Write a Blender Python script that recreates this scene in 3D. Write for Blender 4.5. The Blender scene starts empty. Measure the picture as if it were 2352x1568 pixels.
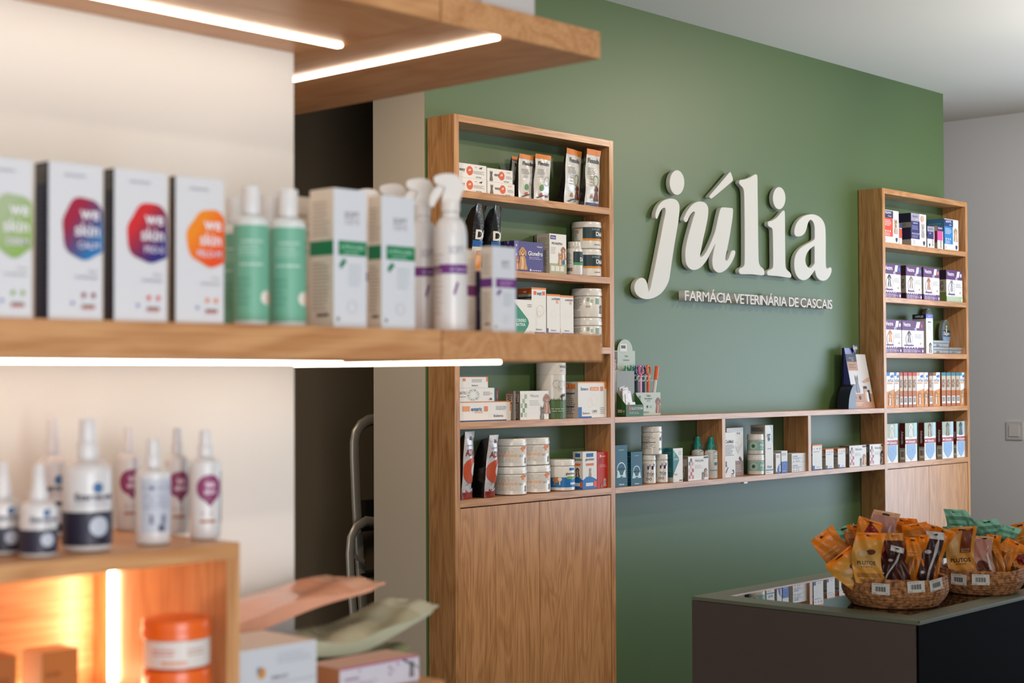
import bpy, bmesh, math, random
from math import sin, cos, pi, radians, atan2, hypot
from mathutils import Vector, Matrix
random.seed(7)
S = bpy.context.scene
COL = S.collection

# ------------------------------------------------------------------ camera
F = 3589.8; YAW = radians(47.447); PIT = radians(1.393); ROL = radians(.268); H = 1.65
CAM = Vector((0, 0, H))
f0 = Vector((sin(YAW), cos(YAW), 0)); r0 = Vector((cos(YAW), -sin(YAW), 0)); u0 = Vector((0, 0, 1))
fw = f0*cos(PIT) + u0*sin(PIT); up = u0*cos(PIT) - f0*sin(PIT)
rt = r0*cos(ROL) - up*sin(ROL); up = up*cos(ROL) + r0*sin(ROL)
cd = bpy.data.cameras.new('camera'); cam = bpy.data.objects.new('camera', cd); COL.objects.link(cam)
M = Matrix(((rt.x, up.x, -fw.x, 0), (rt.y, up.y, -fw.y, 0), (rt.z, up.z, -fw.z, H), (0, 0, 0, 1)))
cam.matrix_world = M
cd.sensor_width = 36; cd.lens = F*36/2352; cd.clip_start = .05
cd.dof.use_dof = True; cd.dof.focus_distance = 6.9; cd.dof.aperture_fstop = 4.2
S.camera = cam

# ------------------------------------------------------------------ world, exposure, lights
S.view_settings.view_transform = 'Standard'; S.view_settings.look = 'None'
S.view_settings.gamma = 1; S.view_settings.use_curve_mapping = False
S.view_settings.exposure = -0.22
W = bpy.data.worlds.new('world'); S.world = W; W.use_nodes = True
W.node_tree.nodes['Background'].inputs[0].default_value = (.80, .88, 1, 1)
W.node_tree.nodes['Background'].inputs[1].default_value = .22

def area(name, loc, tgt, sx, sy, power, col):
    l = bpy.data.lights.new(name, 'AREA'); l.shape = 'RECTANGLE'; l.size = sx; l.size_y = sy
    l.energy = power; l.color = col
    o = bpy.data.objects.new(name, l); COL.objects.link(o); o.location = loc
    o.rotation_euler = (Vector(tgt)-Vector(loc)).to_track_quat('-Z', 'Y').to_euler()
    return o
def spot(name, loc, tgt, power, col, ang=100, blend=.6, r=.05):
    l = bpy.data.lights.new(name, 'SPOT'); l.energy = power; l.color = col; l.spot_size = radians(ang)
    l.spot_blend = blend; l.shadow_soft_size = r
    o = bpy.data.objects.new(name, l); COL.objects.link(o); o.location = loc
    o.rotation_euler = (Vector(tgt)-Vector(loc)).to_track_quat('-Z', 'Y').to_euler()
WARM = (1, .84, .66)
area('window_daylight', (9.50, 1.8, 1.50), (0, 1.8, 1.50), 3.4, 1.85, 122, (.68, .82, 1))
area('added_front_fill', (.3, -1.3, 1.4), (1.6, 2.6, 1.5), 2.0, 2.4, 98, (.90, .94, 1))  # fill added behind the camera to brighten the foreground goods
area('added_ceiling_uplight', (7.2, 2.0, 2.1), (7.2, 2.0, 4), 1.8, .5, 44, (1, .95, .86))  # unseen uplight added to lift the ceiling
spot('ceiling_spot_right', (7.6, 2.5, 3.30), (6.3, 4.4, 1.5), 95, WARM, 110, 1)
spot('ceiling_spot_middle', (4.4, 1.7, 3.30), (4.85, 4.3, 2.2), 130, WARM, 70, 1)
spot('added_spot_right_wall', (7.4, 1.8, 3.30), (9.6, 5.2, 1.6), 210, (1, .93, .88), 70, 1)  # spot added to brighten the grey right wall
spot('added_spot_reveal', (3.1, 3.5, 3.30), (4.3, 4.6, 1.2), 78, WARM, 90, 1)  # spot added to lift the cream reveal beside the left unit
spot('ceiling_spot_near', (1.6, -.4, 3.30), (2.0, 2.2, 1.0), 50, WARM, 90, 1)

# ------------------------------------------------------------------ pixel rays onto real planes (2352x1568 frame)
def ray(px, py): return fw + rt*((px-1176)/F) - up*((py-784)/F)
def hY(px, py, Y): r = ray(px, py); return CAM + r*(Y/r.y)
def hX(px, py, X): r = ray(px, py); return CAM + r*(X/r.x)
def hZ(px, py, Z): r = ray(px, py); return CAM + r*((Z-H)/r.z)
def dep(P): return (P-CAM).dot(fw)

# ------------------------------------------------------------------ materials
def lin(h):
    h = h.lstrip('#'); o = []
    for i in (0, 2, 4):
        c = int(h[i:i+2], 16)/255; o.append(c/12.92 if c <= .04045 else ((c+.055)/1.055)**2.4)
    return tuple(o)+(1,)
MC = {}
def mat(h, rough=.5, metal=0, coat=0, emit=0, trans=0, bump=0, bscale=60, sp=.5):
    k = (h, rough, metal, coat, emit, trans, bump)
    if k in MC: return MC[k]
    m = bpy.data.materials.new('m_'+h.strip('#')); m.use_nodes = True
    nt = m.node_tree; b = nt.nodes['Principled BSDF']
    b.inputs['Base Color'].default_value = lin(h); b.inputs['Roughness'].default_value = rough
    b.inputs['Metallic'].default_value = metal; b.inputs['Coat Weight'].default_value = coat
    b.inputs['Coat Roughness'].default_value = .12; b.inputs['Specular IOR Level'].default_value = sp
    if trans: b.inputs['Transmission Weight'].default_value = trans
    if emit:
        b.inputs['Emission Color'].default_value = lin(h); b.inputs['Emission Strength'].default_value = emit
    if bump:
        tc = nt.nodes.new('ShaderNodeTexCoord')
        n = nt.nodes.new('ShaderNodeTexNoise'); n.inputs['Scale'].default_value = bscale; n.inputs['Detail'].default_value = 4
        bp = nt.nodes.new('ShaderNodeBump'); bp.inputs['Strength'].default_value = bump; bp.inputs['Distance'].default_value = .01
        nt.links.new(tc.outputs['Object'], n.inputs['Vector'])
        nt.links.new(n.outputs['Fac'], bp.inputs['Height']); nt.links.new(bp.outputs[0], b.inputs['Normal'])
    MC[k] = m; return m
def wood(axis, c1='#9c6534', c2='#cf9660', rough=.30, key=''):
    k = ('wood', axis, c1, c2)
    if k in MC: return MC[k]
    m = bpy.data.materials.new('wood_'+axis+key); m.use_nodes = True; nt = m.node_tree; N = nt.nodes; L = nt.links
    b = N['Principled BSDF']; b.inputs['Roughness'].default_value = rough; b.inputs['Specular IOR Level'].default_value = .75
    tc = N.new('ShaderNodeTexCoord'); oi = N.new('ShaderNodeObjectInfo')
    ad = N.new('ShaderNodeVectorMath'); ad.operation = 'MULTIPLY_ADD'
    L.new(oi.outputs['Random'], ad.inputs[0]); ad.inputs[1].default_value = (7, 5, 9); L.new(tc.outputs['Object'], ad.inputs[2])
    def noise(s_along, s_across, det, dist):
        mp = N.new('ShaderNodeMapping'); s = [s_across]*3; s['xyz'.index(axis)] = s_along
        mp.inputs['Scale'].default_value = s; L.new(ad.outputs[0], mp.inputs[0])
        n = N.new('ShaderNodeTexNoise'); n.inputs['Scale'].default_value = 1; n.inputs['Detail'].default_value = det
        n.inputs['Distortion'].default_value = dist; L.new(mp.outputs[0], n.inputs['Vector']); return n
    n1 = noise(1.3, 9, 3, .6)
    # cathedral rings out of a warped coordinate
    mm = N.new('ShaderNodeMath'); mm.operation = 'MULTIPLY'; mm.inputs[1].default_value = 9; L.new(n1.outputs[0], mm.inputs[0])
    fr = N.new('ShaderNodeMath'); fr.operation = 'PINGPONG'; fr.inputs[1].default_value = .5; L.new(mm.outputs[0], fr.inputs[0])
    n2 = noise(5, 210, 4, 0)
    mx = N.new('ShaderNodeMath'); mx.operation = 'MULTIPLY_ADD'; L.new(n2.outputs[0], mx.inputs[0]); mx.inputs[1].default_value = 1.15
    L.new(fr.outputs[0], mx.inputs[2])
    sc_ = N.new('ShaderNodeMath'); sc_.operation = 'MULTIPLY'; sc_.inputs[1].default_value = .62; L.new(fr.outputs[0], sc_.inputs[0]); L.new(sc_.outputs[0], mx.inputs[2])
    cr = N.new('ShaderNodeValToRGB'); cr.color_ramp.elements[0].position = .32; cr.color_ramp.elements[1].position = .92
    cr.color_ramp.elements[0].color = lin(c1); cr.color_ramp.elements[1].color = lin(c2)
    L.new(mx.outputs[0], cr.inputs[0]); L.new(cr.outputs[0], b.inputs['Base Color'])
    bp = N.new('ShaderNodeBump'); bp.inputs['Strength'].default_value = .12; bp.inputs['Distance'].default_value = .002
    L.new(n2.outputs[0], bp.inputs['Height']); L.new(bp.outputs[0], b.inputs['Normal'])
    MC[k] = m; return m
def rope():
    m = bpy.data.materials.new('rope'); m.use_nodes = True; nt = m.node_tree; N = nt.nodes; L = nt.links; b = N['Principled BSDF']
    b.inputs['Roughness'].default_value = .8
    tc = N.new('ShaderNodeTexCoord'); n = N.new('ShaderNodeTexNoise'); n.inputs['Scale'].default_value = 70; n.inputs['Detail'].default_value = 5
    cr = N.new('ShaderNodeValToRGB'); cr.color_ramp.elements[0].position = .32; cr.color_ramp.elements[1].position = .68
    cr.color_ramp.elements[0].color = lin('#5f3316'); cr.color_ramp.elements[1].color = lin('#cf8e56')
    L.new(tc.outputs['Object'], n.inputs['Vector']); L.new(n.outputs[0], cr.inputs[0]); L.new(cr.outputs[0], b.inputs['Base Color'])
    bp = N.new('ShaderNodeBump'); bp.inputs['Strength'].default_value = .5; bp.inputs['Distance'].default_value = .004
    L.new(n.outputs[0], bp.inputs['Height']); L.new(bp.outputs[0], b.inputs['Normal']); return m
def P(h): return mat(h, .45)        # printed carton
def G(h): return mat(h, .3, coat=.3)          # glossy plastic
def TREAT(h): return mat(h, .42, coat=.12, bump=.5, bscale=30)
def FOIL(h): return mat(h, .25, coat=.6, bump=.35, bscale=45)

# ------------------------------------------------------------------ text glyph cache
TC = {}
def glyphs(txt, bold=0.0):
    k = (txt, bold)
    if k in TC: return TC[k]
    c = bpy.data.curves.new('t', 'FONT'); c.body = txt; c.size = 1; c.offset = bold; c.resolution_u = 3; c.fill_mode = 'FRONT'
    o = bpy.data.objects.new('t', c); me = bpy.data.meshes.new_from_object(o)
    vs = [v.co.copy() for v in me.vertices]; fs = [tuple(p.vertices) for p in me.polygons]
    bpy.data.objects.remove(o); bpy.data.curves.remove(c); bpy.data.meshes.remove(me)
    if not vs: TC[k] = ([], [], 1, 1); return TC[k]
    x0 = min(v.x for v in vs); x1 = max(v.x for v in vs); y0 = min(v.y for v in vs); y1 = max(v.y for v in vs)
    TC[k] = ([(v.x-x0, v.y-y0) for v in vs], fs, x1-x0, y1-y0); return TC[k]

# ------------------------------------------------------------------ mesh builder
class B:
    def __init__(s): s.v = []; s.f = []; s.m = []; s.mats = []; s.sm = True
    def mi(s, m):
        if isinstance(m, str): m = P(m)
        if m not in s.mats: s.mats.append(m)
        return s.mats.index(m)
    def poly(s, pts, m):
        i = len(s.v); s.v += [tuple(p) for p in pts]; s.f.append(tuple(range(i, i+len(pts)))); s.m.append(s.mi(m))
    def mesh(s, vs, fs, m):
        i = len(s.v); s.v += [tuple(p) for p in vs]; k = s.mi(m)
        for f in fs: s.f.append(tuple(a+i for a in f)); s.m.append(k)
    def box(s, x0, x1, y0, y1, z0, z1, m, side=None, top=None):
        V = [(x0,y0,z0),(x1,y0,z0),(x1,y1,z0),(x0,y1,z0),(x0,y0,z1),(x1,y0,z1),(x1,y1,z1),(x0,y1,z1)]
        s.mesh(V, [(0,1,5,4),(2,3,7,6),(0,3,2,1)], m)
        s.mesh(V, [(1,2,6,5),(3,0,4,7)], side or m); s.mesh(V, [(4,5,6,7)], top or m)
    def lathe(s, prof, n=40, sx=1, sy=1, cx=0, cy=0):
        # prof: (r, z, material of the ring up to the next point)
        base = len(s.v)
        for r, z, _ in prof:
            for k in range(n):
                a = 2*pi*k/n; s.v.append((cx+r*sx*cos(a), cy+r*sy*sin(a), z))
        for j in range(len(prof)-1):
            k_ = s.mi(prof[j][2])
            for k in range(n):
                k2 = (k+1) % n
                s.f.append((base+j*n+k, base+j*n+k2, base+(j+1)*n+k2, base+(j+1)*n+k)); s.m.append(k_)
        if prof[0][0] > .0005: s.f.append(tuple(base+k for k in range(n))[::-1]); s.m.append(s.mi(prof[0][2]))
        if prof[-1][0] > .0005: s.f.append(tuple(base+(len(prof)-1)*n+k for k in range(n))); s.m.append(s.mi(prof[-1][2] or prof[-2][2]))
    def tube(s, pts, r, m, n=10, flat=1):
        pts = [Vector(p) for p in pts]; rings = []; a = None
        for i, p in enumerate(pts):
            d = (pts[min(i+1, len(pts)-1)]-pts[max(i-1, 0)]).normalized()
            if a is None:
                a = d.cross(Vector((0, 0, 1)))
                if a.length < .05: a = d.cross(Vector((0, 1, 0)))
            a = (a-d*a.dot(d)).normalized(); b = d.cross(a)
            rings.append([p+a*(r*cos(2*pi*k/n))+b*(r*flat*sin(2*pi*k/n)) for k in range(n)])
        i0 = len(s.v); mi = s.mi(m)
        for R in rings: s.v += [tuple(p) for p in R]
        for j in range(len(rings)-1):
            for k in range(n):
                k2 = (k+1) % n; s.f.append((i0+j*n+k, i0+(j+1)*n+k, i0+(j+1)*n+k2, i0+j*n+k2)); s.m.append(mi)
        s.f.append(tuple(i0+k for k in range(n))); s.m.append(mi)
        s.f.append(tuple(i0+(len(rings)-1)*n+k for k in range(n))[::-1]); s.m.append(mi)
    def prism(s, pts, y0, y1, m, side=None):
        # outline in local XZ, extruded along Y (front at y0)
        n = len(pts); fr = [(p[0], y0, p[1]) for p in pts]; bk = [(p[0], y1, p[1]) for p in pts]
        from mathutils.geometry import tessellate_polygon
        tri = tessellate_polygon([[Vector((p[0], p[1], 0)) for p in pts]])
        s.mesh(fr+bk, [tuple(t) for t in tri]+[tuple(a+n for a in t[::-1]) for t in tri], m)
        s.mesh(fr+bk, [(i, (i+1) % n, (i+1) % n+n, i+n) for i in range(n)], side or m)
    # ---- printed decals; fn(a, b, e) -> point, W x Hh the face size in metres
    def decal(s, fn, W_, H_, items, e0=.0004, sub=1):
        e = e0
        for it in items:
            e += .00012; k = it[0]
            if k == 'R':
                _, u0_, v0_, u1_, v1_, c = it; n = max(1, int(math.ceil(abs(u1_-u0_)*sub))); nv = 1 if sub == 1 else max(1, int(math.ceil(abs(v1_-v0_)*sub*2)))
                for j in range(n):
                    for q in range(nv):
                        a0 = (u0_+(u1_-u0_)*j/n)*W_; a1 = (u0_+(u1_-u0_)*(j+1)/n)*W_
                        b0 = (v0_+(v1_-v0_)*q/nv)*H_; b1 = (v0_+(v1_-v0_)*(q+1)/nv)*H_
                        s.poly([fn(a0, b0, e), fn(a1, b0, e), fn(a1, b1, e), fn(a0, b1, e)], c)
            elif k == 'C':   # u v r(of height) colour [aspect]
                _, u_, v_, r_, c = it[:5]; ra = r_*H_; rx = ra*(it[5] if len(it) > 5 else 1); n = 22
                pts = [fn(u_*W_+rx*cos(2*pi*q/n), v_*H_+ra*sin(2*pi*q/n), e) for q in range(n)]
                ctr = fn(u_*W_, v_*H_, e); K = 5 if sub > 1 else 1; V = [ctr]
                for g in range(1, K+1): V += [fn(u_*W_+rx*g/K*cos(2*pi*q/n), v_*H_+ra*g/K*sin(2*pi*q/n), e) for q in range(n)]
                FF = [(0, 1+q, 1+(q+1) % n) for q in range(n)]
                for g in range(K-1): FF += [(1+g*n+q, 1+(g+1)*n+q, 1+(g+1)*n+(q+1) % n, 1+g*n+(q+1) % n) for q in range(n)]
                s.mesh(V, FF, c)
            elif k == 'O':   # ring
                _, u_, v_, r_, r2, c = it[:6]; n = 24; V = []
                for q in range(n):
                    for R in (r_*H_, r2*H_): V.append(fn(u_*W_+R*cos(2*pi*q/n), v_*H_+R*sin(2*pi*q/n), e))
                s.mesh(V, [(2*q, 2*q+1, (2*q+3) % (2*n), (2*q+2) % (2*n)) for q in range(n)], c)
            elif k == 'P':
                from mathutils.geometry import tessellate_polygon
                pts = [(a*W_, b*H_) for a, b in it[1]]; tri = tessellate_polygon([[Vector((a, b, 0)) for a, b in pts]])
                out = []
                for t in tri:
                    (x1, y1), (x2, y2), (x3, y3) = (pts[t[0]], pts[t[1]], pts[t[2]])
                    out.append(t if (x2-x1)*(y3-y1)-(x3-x1)*(y2-y1) > 0 else t[::-1])
                if sub > 1:
                    tris = [[pts[q] for q in t] for t in out]
                    for _ in range(2):
                        nt_ = []
                        for A1, A2, A3 in tris:
                            m1, m2, m3 = [((p[0]+q[0])/2, (p[1]+q[1])/2) for p, q in ((A1, A2), (A2, A3), (A3, A1))]
                            nt_ += [[A1, m1, m3], [m1, A2, m2], [m3, m2, A3], [m1, m2, m3]]
                        tris = nt_
                    V = [q for t in tris for q in t]; s.mesh([fn(a, b, e) for a, b in V], [(3*q, 3*q+1, 3*q+2) for q in range(len(tris))], it[2])
                else: s.mesh([fn(a, b, e) for a, b in pts], out, it[2])
            elif k == 'T':   # u v h text colour align maxw bold rot
                _, u_, v_, h_, txt, c = it[:6]; al = it[6] if len(it) > 6 else 'c'; mw = it[7] if len(it) > 7 else None
                bo = it[8] if len(it) > 8 else .01; rot = it[9] if len(it) > 9 else 0
                vs, fs, tw, th = glyphs(txt, bo)
                if not vs: continue
                sc = h_*(W_ if rot else H_)/th; sx = sc
                lim = (H_ if rot else W_)
                if mw and tw*sc > mw*lim: sx = mw*lim/tw
                w = tw*sx; off = {'c': -w/2, 'l': 0, 'r': -w}[al]; hh = th*sc
                V = []
                for x, y in vs:
                    a = off+x*sx; b = y*sc-hh/2
                    if rot == 90: a, b = -b, a
                    elif rot == -90: a, b = b, -a
                    V.append(fn(u_*W_+a, v_*H_+b, e))
                s.mesh(V, fs, c)
            elif k == 'L':   # lines of fine print
                _, u0_, v0_, u1_, v1_, n, c = it; rr = random.Random(int(u0_*99+v0_*999+n))
                for q in range(n):
                    vb = v1_-(v1_-v0_)*(q+.8)/n; hh = (v1_-v0_)/n*.38; u = u0_
                    ue = u1_-(u1_-u0_)*rr.random()*.3
                    while u < ue:
                        w = min((u1_-u0_)*(.08+rr.random()*.16), ue-u)
                        s.poly([fn(u*W_, vb*H_, e), fn((u+w)*W_, vb*H_, e), fn((u+w)*W_, (vb+hh)*H_, e), fn(u*W_, (vb+hh)*H_, e)], c)
                        u += w+(u1_-u0_)*.035
            elif k == 'BC':  # barcode
                _, u0_, v0_, u1_, v1_ = it[:5]; rr = random.Random(3); u = u0_
                s.poly([fn(u0_*W_, v0_*H_, e), fn(u1_*W_, v0_*H_, e), fn(u1_*W_, v1_*H_, e), fn(u0_*W_, v1_*H_, e)], '#e8e4da')
                d = (u1_-u0_); u = u0_+d*.1
                while u < u1_-d*.1:
                    w = d*rr.choice((.03, .05, .07))
                    s.poly([fn(u*W_, (v0_+(v1_-v0_)*.25)*H_, e+.0001), fn((u+w)*W_, (v0_+(v1_-v0_)*.25)*H_, e+.0001), fn((u+w)*W_, (v1_-(v1_-v0_)*.1)*H_, e+.0001), fn(u*W_, (v1_-(v1_-v0_)*.1)*H_, e+.0001)], '#26221f')
                    u += w+d*rr.choice((.03, .05))
            elif k in ('DOG', 'CAT'):  # u v size(of height) colour colour2
                _, u_, v_, z_, c, c2 = it; z = z_
                asp = H_/W_
                def E(du, dv, r, cc, ax=1): sub_items.append(('C', u_+du*z*asp, v_+dv*z, r*z, cc, ax))
                sub_items = []
                k2 = z*asp; poly = lambda pts, cc: sub_items.append(('P', [(u_+a*k2, v_+b_*z) for a, b_ in pts], cc))
                if k == 'DOG':
                    poly([(-.2, 0), (-.24, .1), (-.2, .3), (-.16, .52), (.1, .54), (.17, .4), (.2, .2), (.26, .08), (.24, 0)], c)
                    poly([(-.08, .02), (-.07, .3), (-.1, .48), (.02, .5), (.06, .3), (.04, .02)], c2)
                    E(-.02, .7, .17, c, .9); poly([(-.17, .78), (-.24, .68), (-.22, .54), (-.15, .52), (-.11, .62), (-.12, .78)], c); poly([(.12, .8), (.2, .7), (.19, .55), (.12, .53), (.08, .64), (.07, .8)], c)
                    E(-.02, .62, .08, c2, 1.0); E(-.02, .645, .028, '#1c1512', 1.3)
                    poly([(-.14, 0), (-.13, .14), (-.09, .14), (-.09, 0)], c2); poly([(.1, 0), (.09, .14), (.13, .14), (.14, 0)], c2)
                else:
                    poly([(-.16, 0), (-.2, .14), (-.14, .38), (-.12, .55), (.1, .55), (.15, .34), (.2, .14), (.17, 0)], c)
                    poly([(-.06, .02), (-.05, .4), (.04, .4), (.05, .02)], c2)
                    E(0, .66, .15, c, 1.0); poly([(-.15, .68), (-.05, .79), (-.14, .94)], c); poly([(.15, .68), (.14, .94), (.05, .79)], c)
                    E(0, .61, .05, c2, 1.2); E(0, .63, .018, '#1c1512', 1.3)
                E(-.075, .715, .018, '#1c1512'); E(.055, .715, .018, '#1c1512')
                s.decal(fn, W_, H_, sub_items, e, sub)
    def build(s, name, parent=None, loc=(0, 0, 0), rot=(0, 0, 0), bevel=0, smooth=True):
        me = bpy.data.meshes.new(name); me.from_pydata(s.v, [], s.f)
        for m in s.mats: me.materials.append(m)
        me.polygons.foreach_set('material_index', s.m)
        if smooth:
            me.polygons.foreach_set('use_smooth', [True]*len(s.f)); me.set_sharp_from_angle(angle=radians(38))
        me.update()
        o = bpy.data.objects.new(name, me); COL.objects.link(o); o.location = loc; o.rotation_euler = rot
        if parent: o.parent = parent
        if bevel:
            b = o.modifiers.new('bevel', 'BEVEL'); b.width = bevel; b.segments = 2; b.limit_method = 'ANGLE'
        return o
def tag(o, label, cat, group=None, kind=None):
    if label: o['label'] = label
    if cat: o['category'] = cat
    if group: o['group'] = group
    if kind: o['kind'] = kind
    return o
def thing(name, label, cat, loc=(0, 0, 0), group=None):
    o = bpy.data.objects.new(name, None); COL.objects.link(o); o.location = loc; o.empty_display_size = .05
    return tag(o, label, cat, group)
def struct(name, b, **k):
    o = b.build(name, **k); o['kind'] = 'structure'; return o
def board(name, parent, x0, x1, y0, y1, z0, z1, m, bevel=.0008):
    c = parent.location if parent else Vector((0, 0, 0))
    b = B(); b.box(0, x1-x0, 0, y1-y0, 0, z1-z0, m)
    return b.build(name, parent, (x0-c.x, y0-c.y, z0-c.z), bevel=bevel, smooth=False)

# ================================================================== room shell
YW = 4.40; YF = 4.25; CEIL = 3.348
XG0, XG1 = 4.289, 8.622; XR = 9.589
GREEN = mat('#506a3c', .46, bump=.05, bscale=500, sp=.8)
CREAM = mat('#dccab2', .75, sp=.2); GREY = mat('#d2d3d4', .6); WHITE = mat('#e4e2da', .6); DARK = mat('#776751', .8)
CEILM = mat('#e4e1da', .9)
b = B(); b.box(XG0, XG1, YW, YW+.30, 0, CEIL, GREEN, side=CREAM); struct('wall_back', b, smooth=False)
b = B(); b.box(-1.2, XR+.2, -1.5, 8, CEIL, CEIL+.1, CEILM); struct('ceiling', b, smooth=False)
b = B(); b.box(-1.2, XR+.2, -1.5, 8, -.1, 0, mat('#6a6258', .4)); struct('floor', b, smooth=False)
b = B(); b.box(XR, XR+.2, 3.75, 8, 0, CEIL, GREY); b.box(XR, XR+.2, -1.5, 3.75, 2.45, CEIL, GREY); b.box(XR, XR+.2, -1.5, 3.75, 0, .12, GREY)
struct('wall_right', b, smooth=False)
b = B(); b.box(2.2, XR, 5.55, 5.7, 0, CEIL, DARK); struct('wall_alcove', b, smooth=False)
b = B(); b.box(-1.2, 1.785, 2.165, 3.0, 0, CEIL, WHITE); struct('wall_partition', b, smooth=False)
b = B(); b.box(-1.3, -1.2, -1.5, 8, 0, CEIL, WHITE); struct('wall_left', b, smooth=False)
b = B()   # shopfront frame in the right wall
FR = mat('#4a4a4a', .4, metal=.6)
for y in (-.02, 1.86, 3.69): b.box(XR-.04, XR+.04, y, y+.06, .12, 2.45, FR)
b.box(XR-.04, XR+.04, -.02, 3.75, 2.39, 2.45, FR); b.box(XR-.04, XR+.04, -.02, 3.75, .12, .18, FR)
struct('window_1', b, smooth=False)

t = thing('light_switch', 'square white light switch on the grey right wall', 'switch', (XR, 4.42, 1.307))
b = B(); b.box(-.010, 0, -.055, .055, -.058, .058, mat('#c9c5c2', .35)); b.build('switch_plate', t, bevel=.003, smooth=False)
b = B(); b.box(-.016, -.0101, -.034, .034, -.036, .036, mat('#d4d0cd', .3)); b.build('rocker', t, bevel=.002, smooth=False)

# ================================================================== wall shelving
WX, WY, WZ = wood('x'), wood('y'), wood('z')
SH = (2.389, 2.089, 1.786, 1.485, 1.182)          # shelf tops
def unit(name, label, X0, X1, door_gap_label=None):
    t = thing(name, label, 'shelving unit', (X0, YF, 0), None)
    board('side_panel', t, X0, X0+.028, YF, YW-.004, 0, 2.683, WZ); board('side_panel', t, X1-.028, X1, YF, YW-.004, 0, 2.683, WZ)
    board('top_panel', t, X0+.028, X1-.028, YF, YW-.004, 2.655, 2.683, WX)
    for z in SH: board('shelf', t, X0+.028, X1-.028, YF, YW-.004, z-.028, z, WX)
    xm = (X0+X1)/2
    board('back_panel', t, X0+.028, X1-.028, YF+.03, YF+.04, .08, 1.15, mat('#2a1c12', .7))
    for a, c in ((X0+.031, xm-.0015), (xm+.0015, X1-.031)): board('door', t, a, c, YF+.002, YF+.022, .10, 1.150, WZ)
    board('plinth', t, X0+.028, X1-.028, YF+.03, YF+.045, 0, .095, WX)
    return t
unit('shelving_unit', 'tall oak shelving unit with two wooden doors, left of the white lettering', 4.301, 5.285)
unit('shelving_unit', 'tall oak shelving unit at the far right end of the green wall', 7.613, 8.615)
t = thing('wall_shelf', 'long two-tier oak wall shelf joining the two tall shelving units', 'shelf', (5.286, YF, 1.15))
board('shelf', t, 5.286, 7.612, YF, YW-.004, 1.460, 1.485, WX); board('shelf', t, 5.286, 7.612, YF, YW-.004, 1.155, 1.180, WX)
board('divider', t, 6.088, 6.114, YF, YW-.004, 1.180, 1.460, WZ); board('divider', t, 6.842, 6.868, YF, YW-.004, 1.180, 1.460, WZ)
for z in (1.460, 1.155):
    b = B(); b.prism([(0, 0), (.045, 0), (.045, -.04)], 0, .012, WX); b.build('bracket', t, (7.566-5.286, .06, z-1.15))
b = B(); b.box(0, .03, 0, .02, -.008, 0, mat('#dfe3e0', .3)); b.build('clip', t, (.98, .0, 0.005))

# ================================================================== sign
def catmull(pts, n=5):
    out = []; N_ = len(pts)
    for i in range(N_):
        p0, p1, p2, p3 = pts[i-1], pts[i], pts[(i+1) % N_], pts[(i+2) % N_]
        k1 = len(p1) > 2; k2 = len(p2) > 2
        m1 = (0, 0) if k1 else ((p2[0]-p0[0])/2, (p2[1]-p0[1])/2)
        m2 = (0, 0) if k2 else ((p3[0]-p1[0])/2, (p3[1]-p1[1])/2)
        if k1: m1 = ((p2[0]-p1[0])*.6, (p2[1]-p1[1])*.6)
        if k2: m2 = ((p2[0]-p1[0])*.6, (p2[1]-p1[1])*.6)
        L_ = hypot(p2[0]-p1[0], p2[1]-p1[1])
        def cl(m_):
            l = hypot(*m_); 
            return m_ if l < L_*1.3 or l == 0 else (m_[0]*L_*1.3/l, m_[1]*L_*1.3/l)
        m1, m2 = cl(m1), cl(m2)
        for q in range(n):
            t_ = q/n; a = 2*t_**3-3*t_**2+1; b_ = t_**3-2*t_**2+t_; c_ = -2*t_**3+3*t_**2; d_ = t_**3-t_**2
            out.append((a*p1[0]+b_*m1[0]+c_*p2[0]+d_*m2[0], a*p1[1]+b_*m1[1]+c_*p2[1]+d_*m2[1]))
    return out
SIGN = mat('#dcdad2', .45); YS = 4.367
def letter(name, parent, loops, thick=.024):
    c = bpy.data.curves.new(name, 'CURVE'); c.dimensions = '2D'; c.fill_mode = 'BOTH'; c.extrude = thick/2-.002; c.bevel_depth = .002; c.bevel_resolution = 2; c.offset = -.0012
    ref = None
    for lp in loops:
        P3 = [hY(1420+x/4.237, 370+y/4.237, YS) for x, y in lp]
        if ref is None: ref = P3[0].copy()
        sp = c.splines.new('POLY'); sp.points.add(len(P3)-1)
        for p_, v in zip(sp.points, P3): p_.co = (v.x-ref.x, v.z-ref.z, 0, 1)
        sp.use_cyclic_u = True
    o = bpy.data.objects.new(name, c); me = bpy.data.meshes.new_from_object(o); bpy.data.objects.remove(o); bpy.data.curves.remove(c)
    me.materials.clear(); me.materials.append(SIGN)
    me.polygons.foreach_set('use_smooth', [True]*len(me.polygons)); me.set_sharp_from_angle(angle=radians(40))
    o = bpy.data.objects.new(name, me); COL.objects.link(o); o.rotation_euler = (pi/2, 0, 0)
    o.parent = parent; o.location = Vector((ref.x, YS+thick/2, ref.z))-parent.location
    return o
def ell(cx, cy, rx, ry, n=40): return [(cx+rx*cos(2*pi*q/n), cy+ry*sin(2*pi*q/n)) for q in range(n)]
Jp = [(363,520),(372,480),(398,425),(440,385),(490,367),(525,365),(560,375),(585,400),(597,440),(595,500),(585,590),(565,710),(545,830),(525,960),(508,1080),(497,1150),(478,1200),(450,1248),(410,1292),(350,1328),(290,1342),(235,1335),(190,1308),(165,1270),(158,1225),(170,1180),(195,1150),(228,1135),(262,1150),(283,1195),(298,1274,1),(318,1225),(330,1160),(348,1080),(372,960),(397,830),(420,710),(440,600),(458,520),(463,480),(455,455),(440,455),(422,470),(405,498),(390,535),(378,560),(366,552)]
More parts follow.
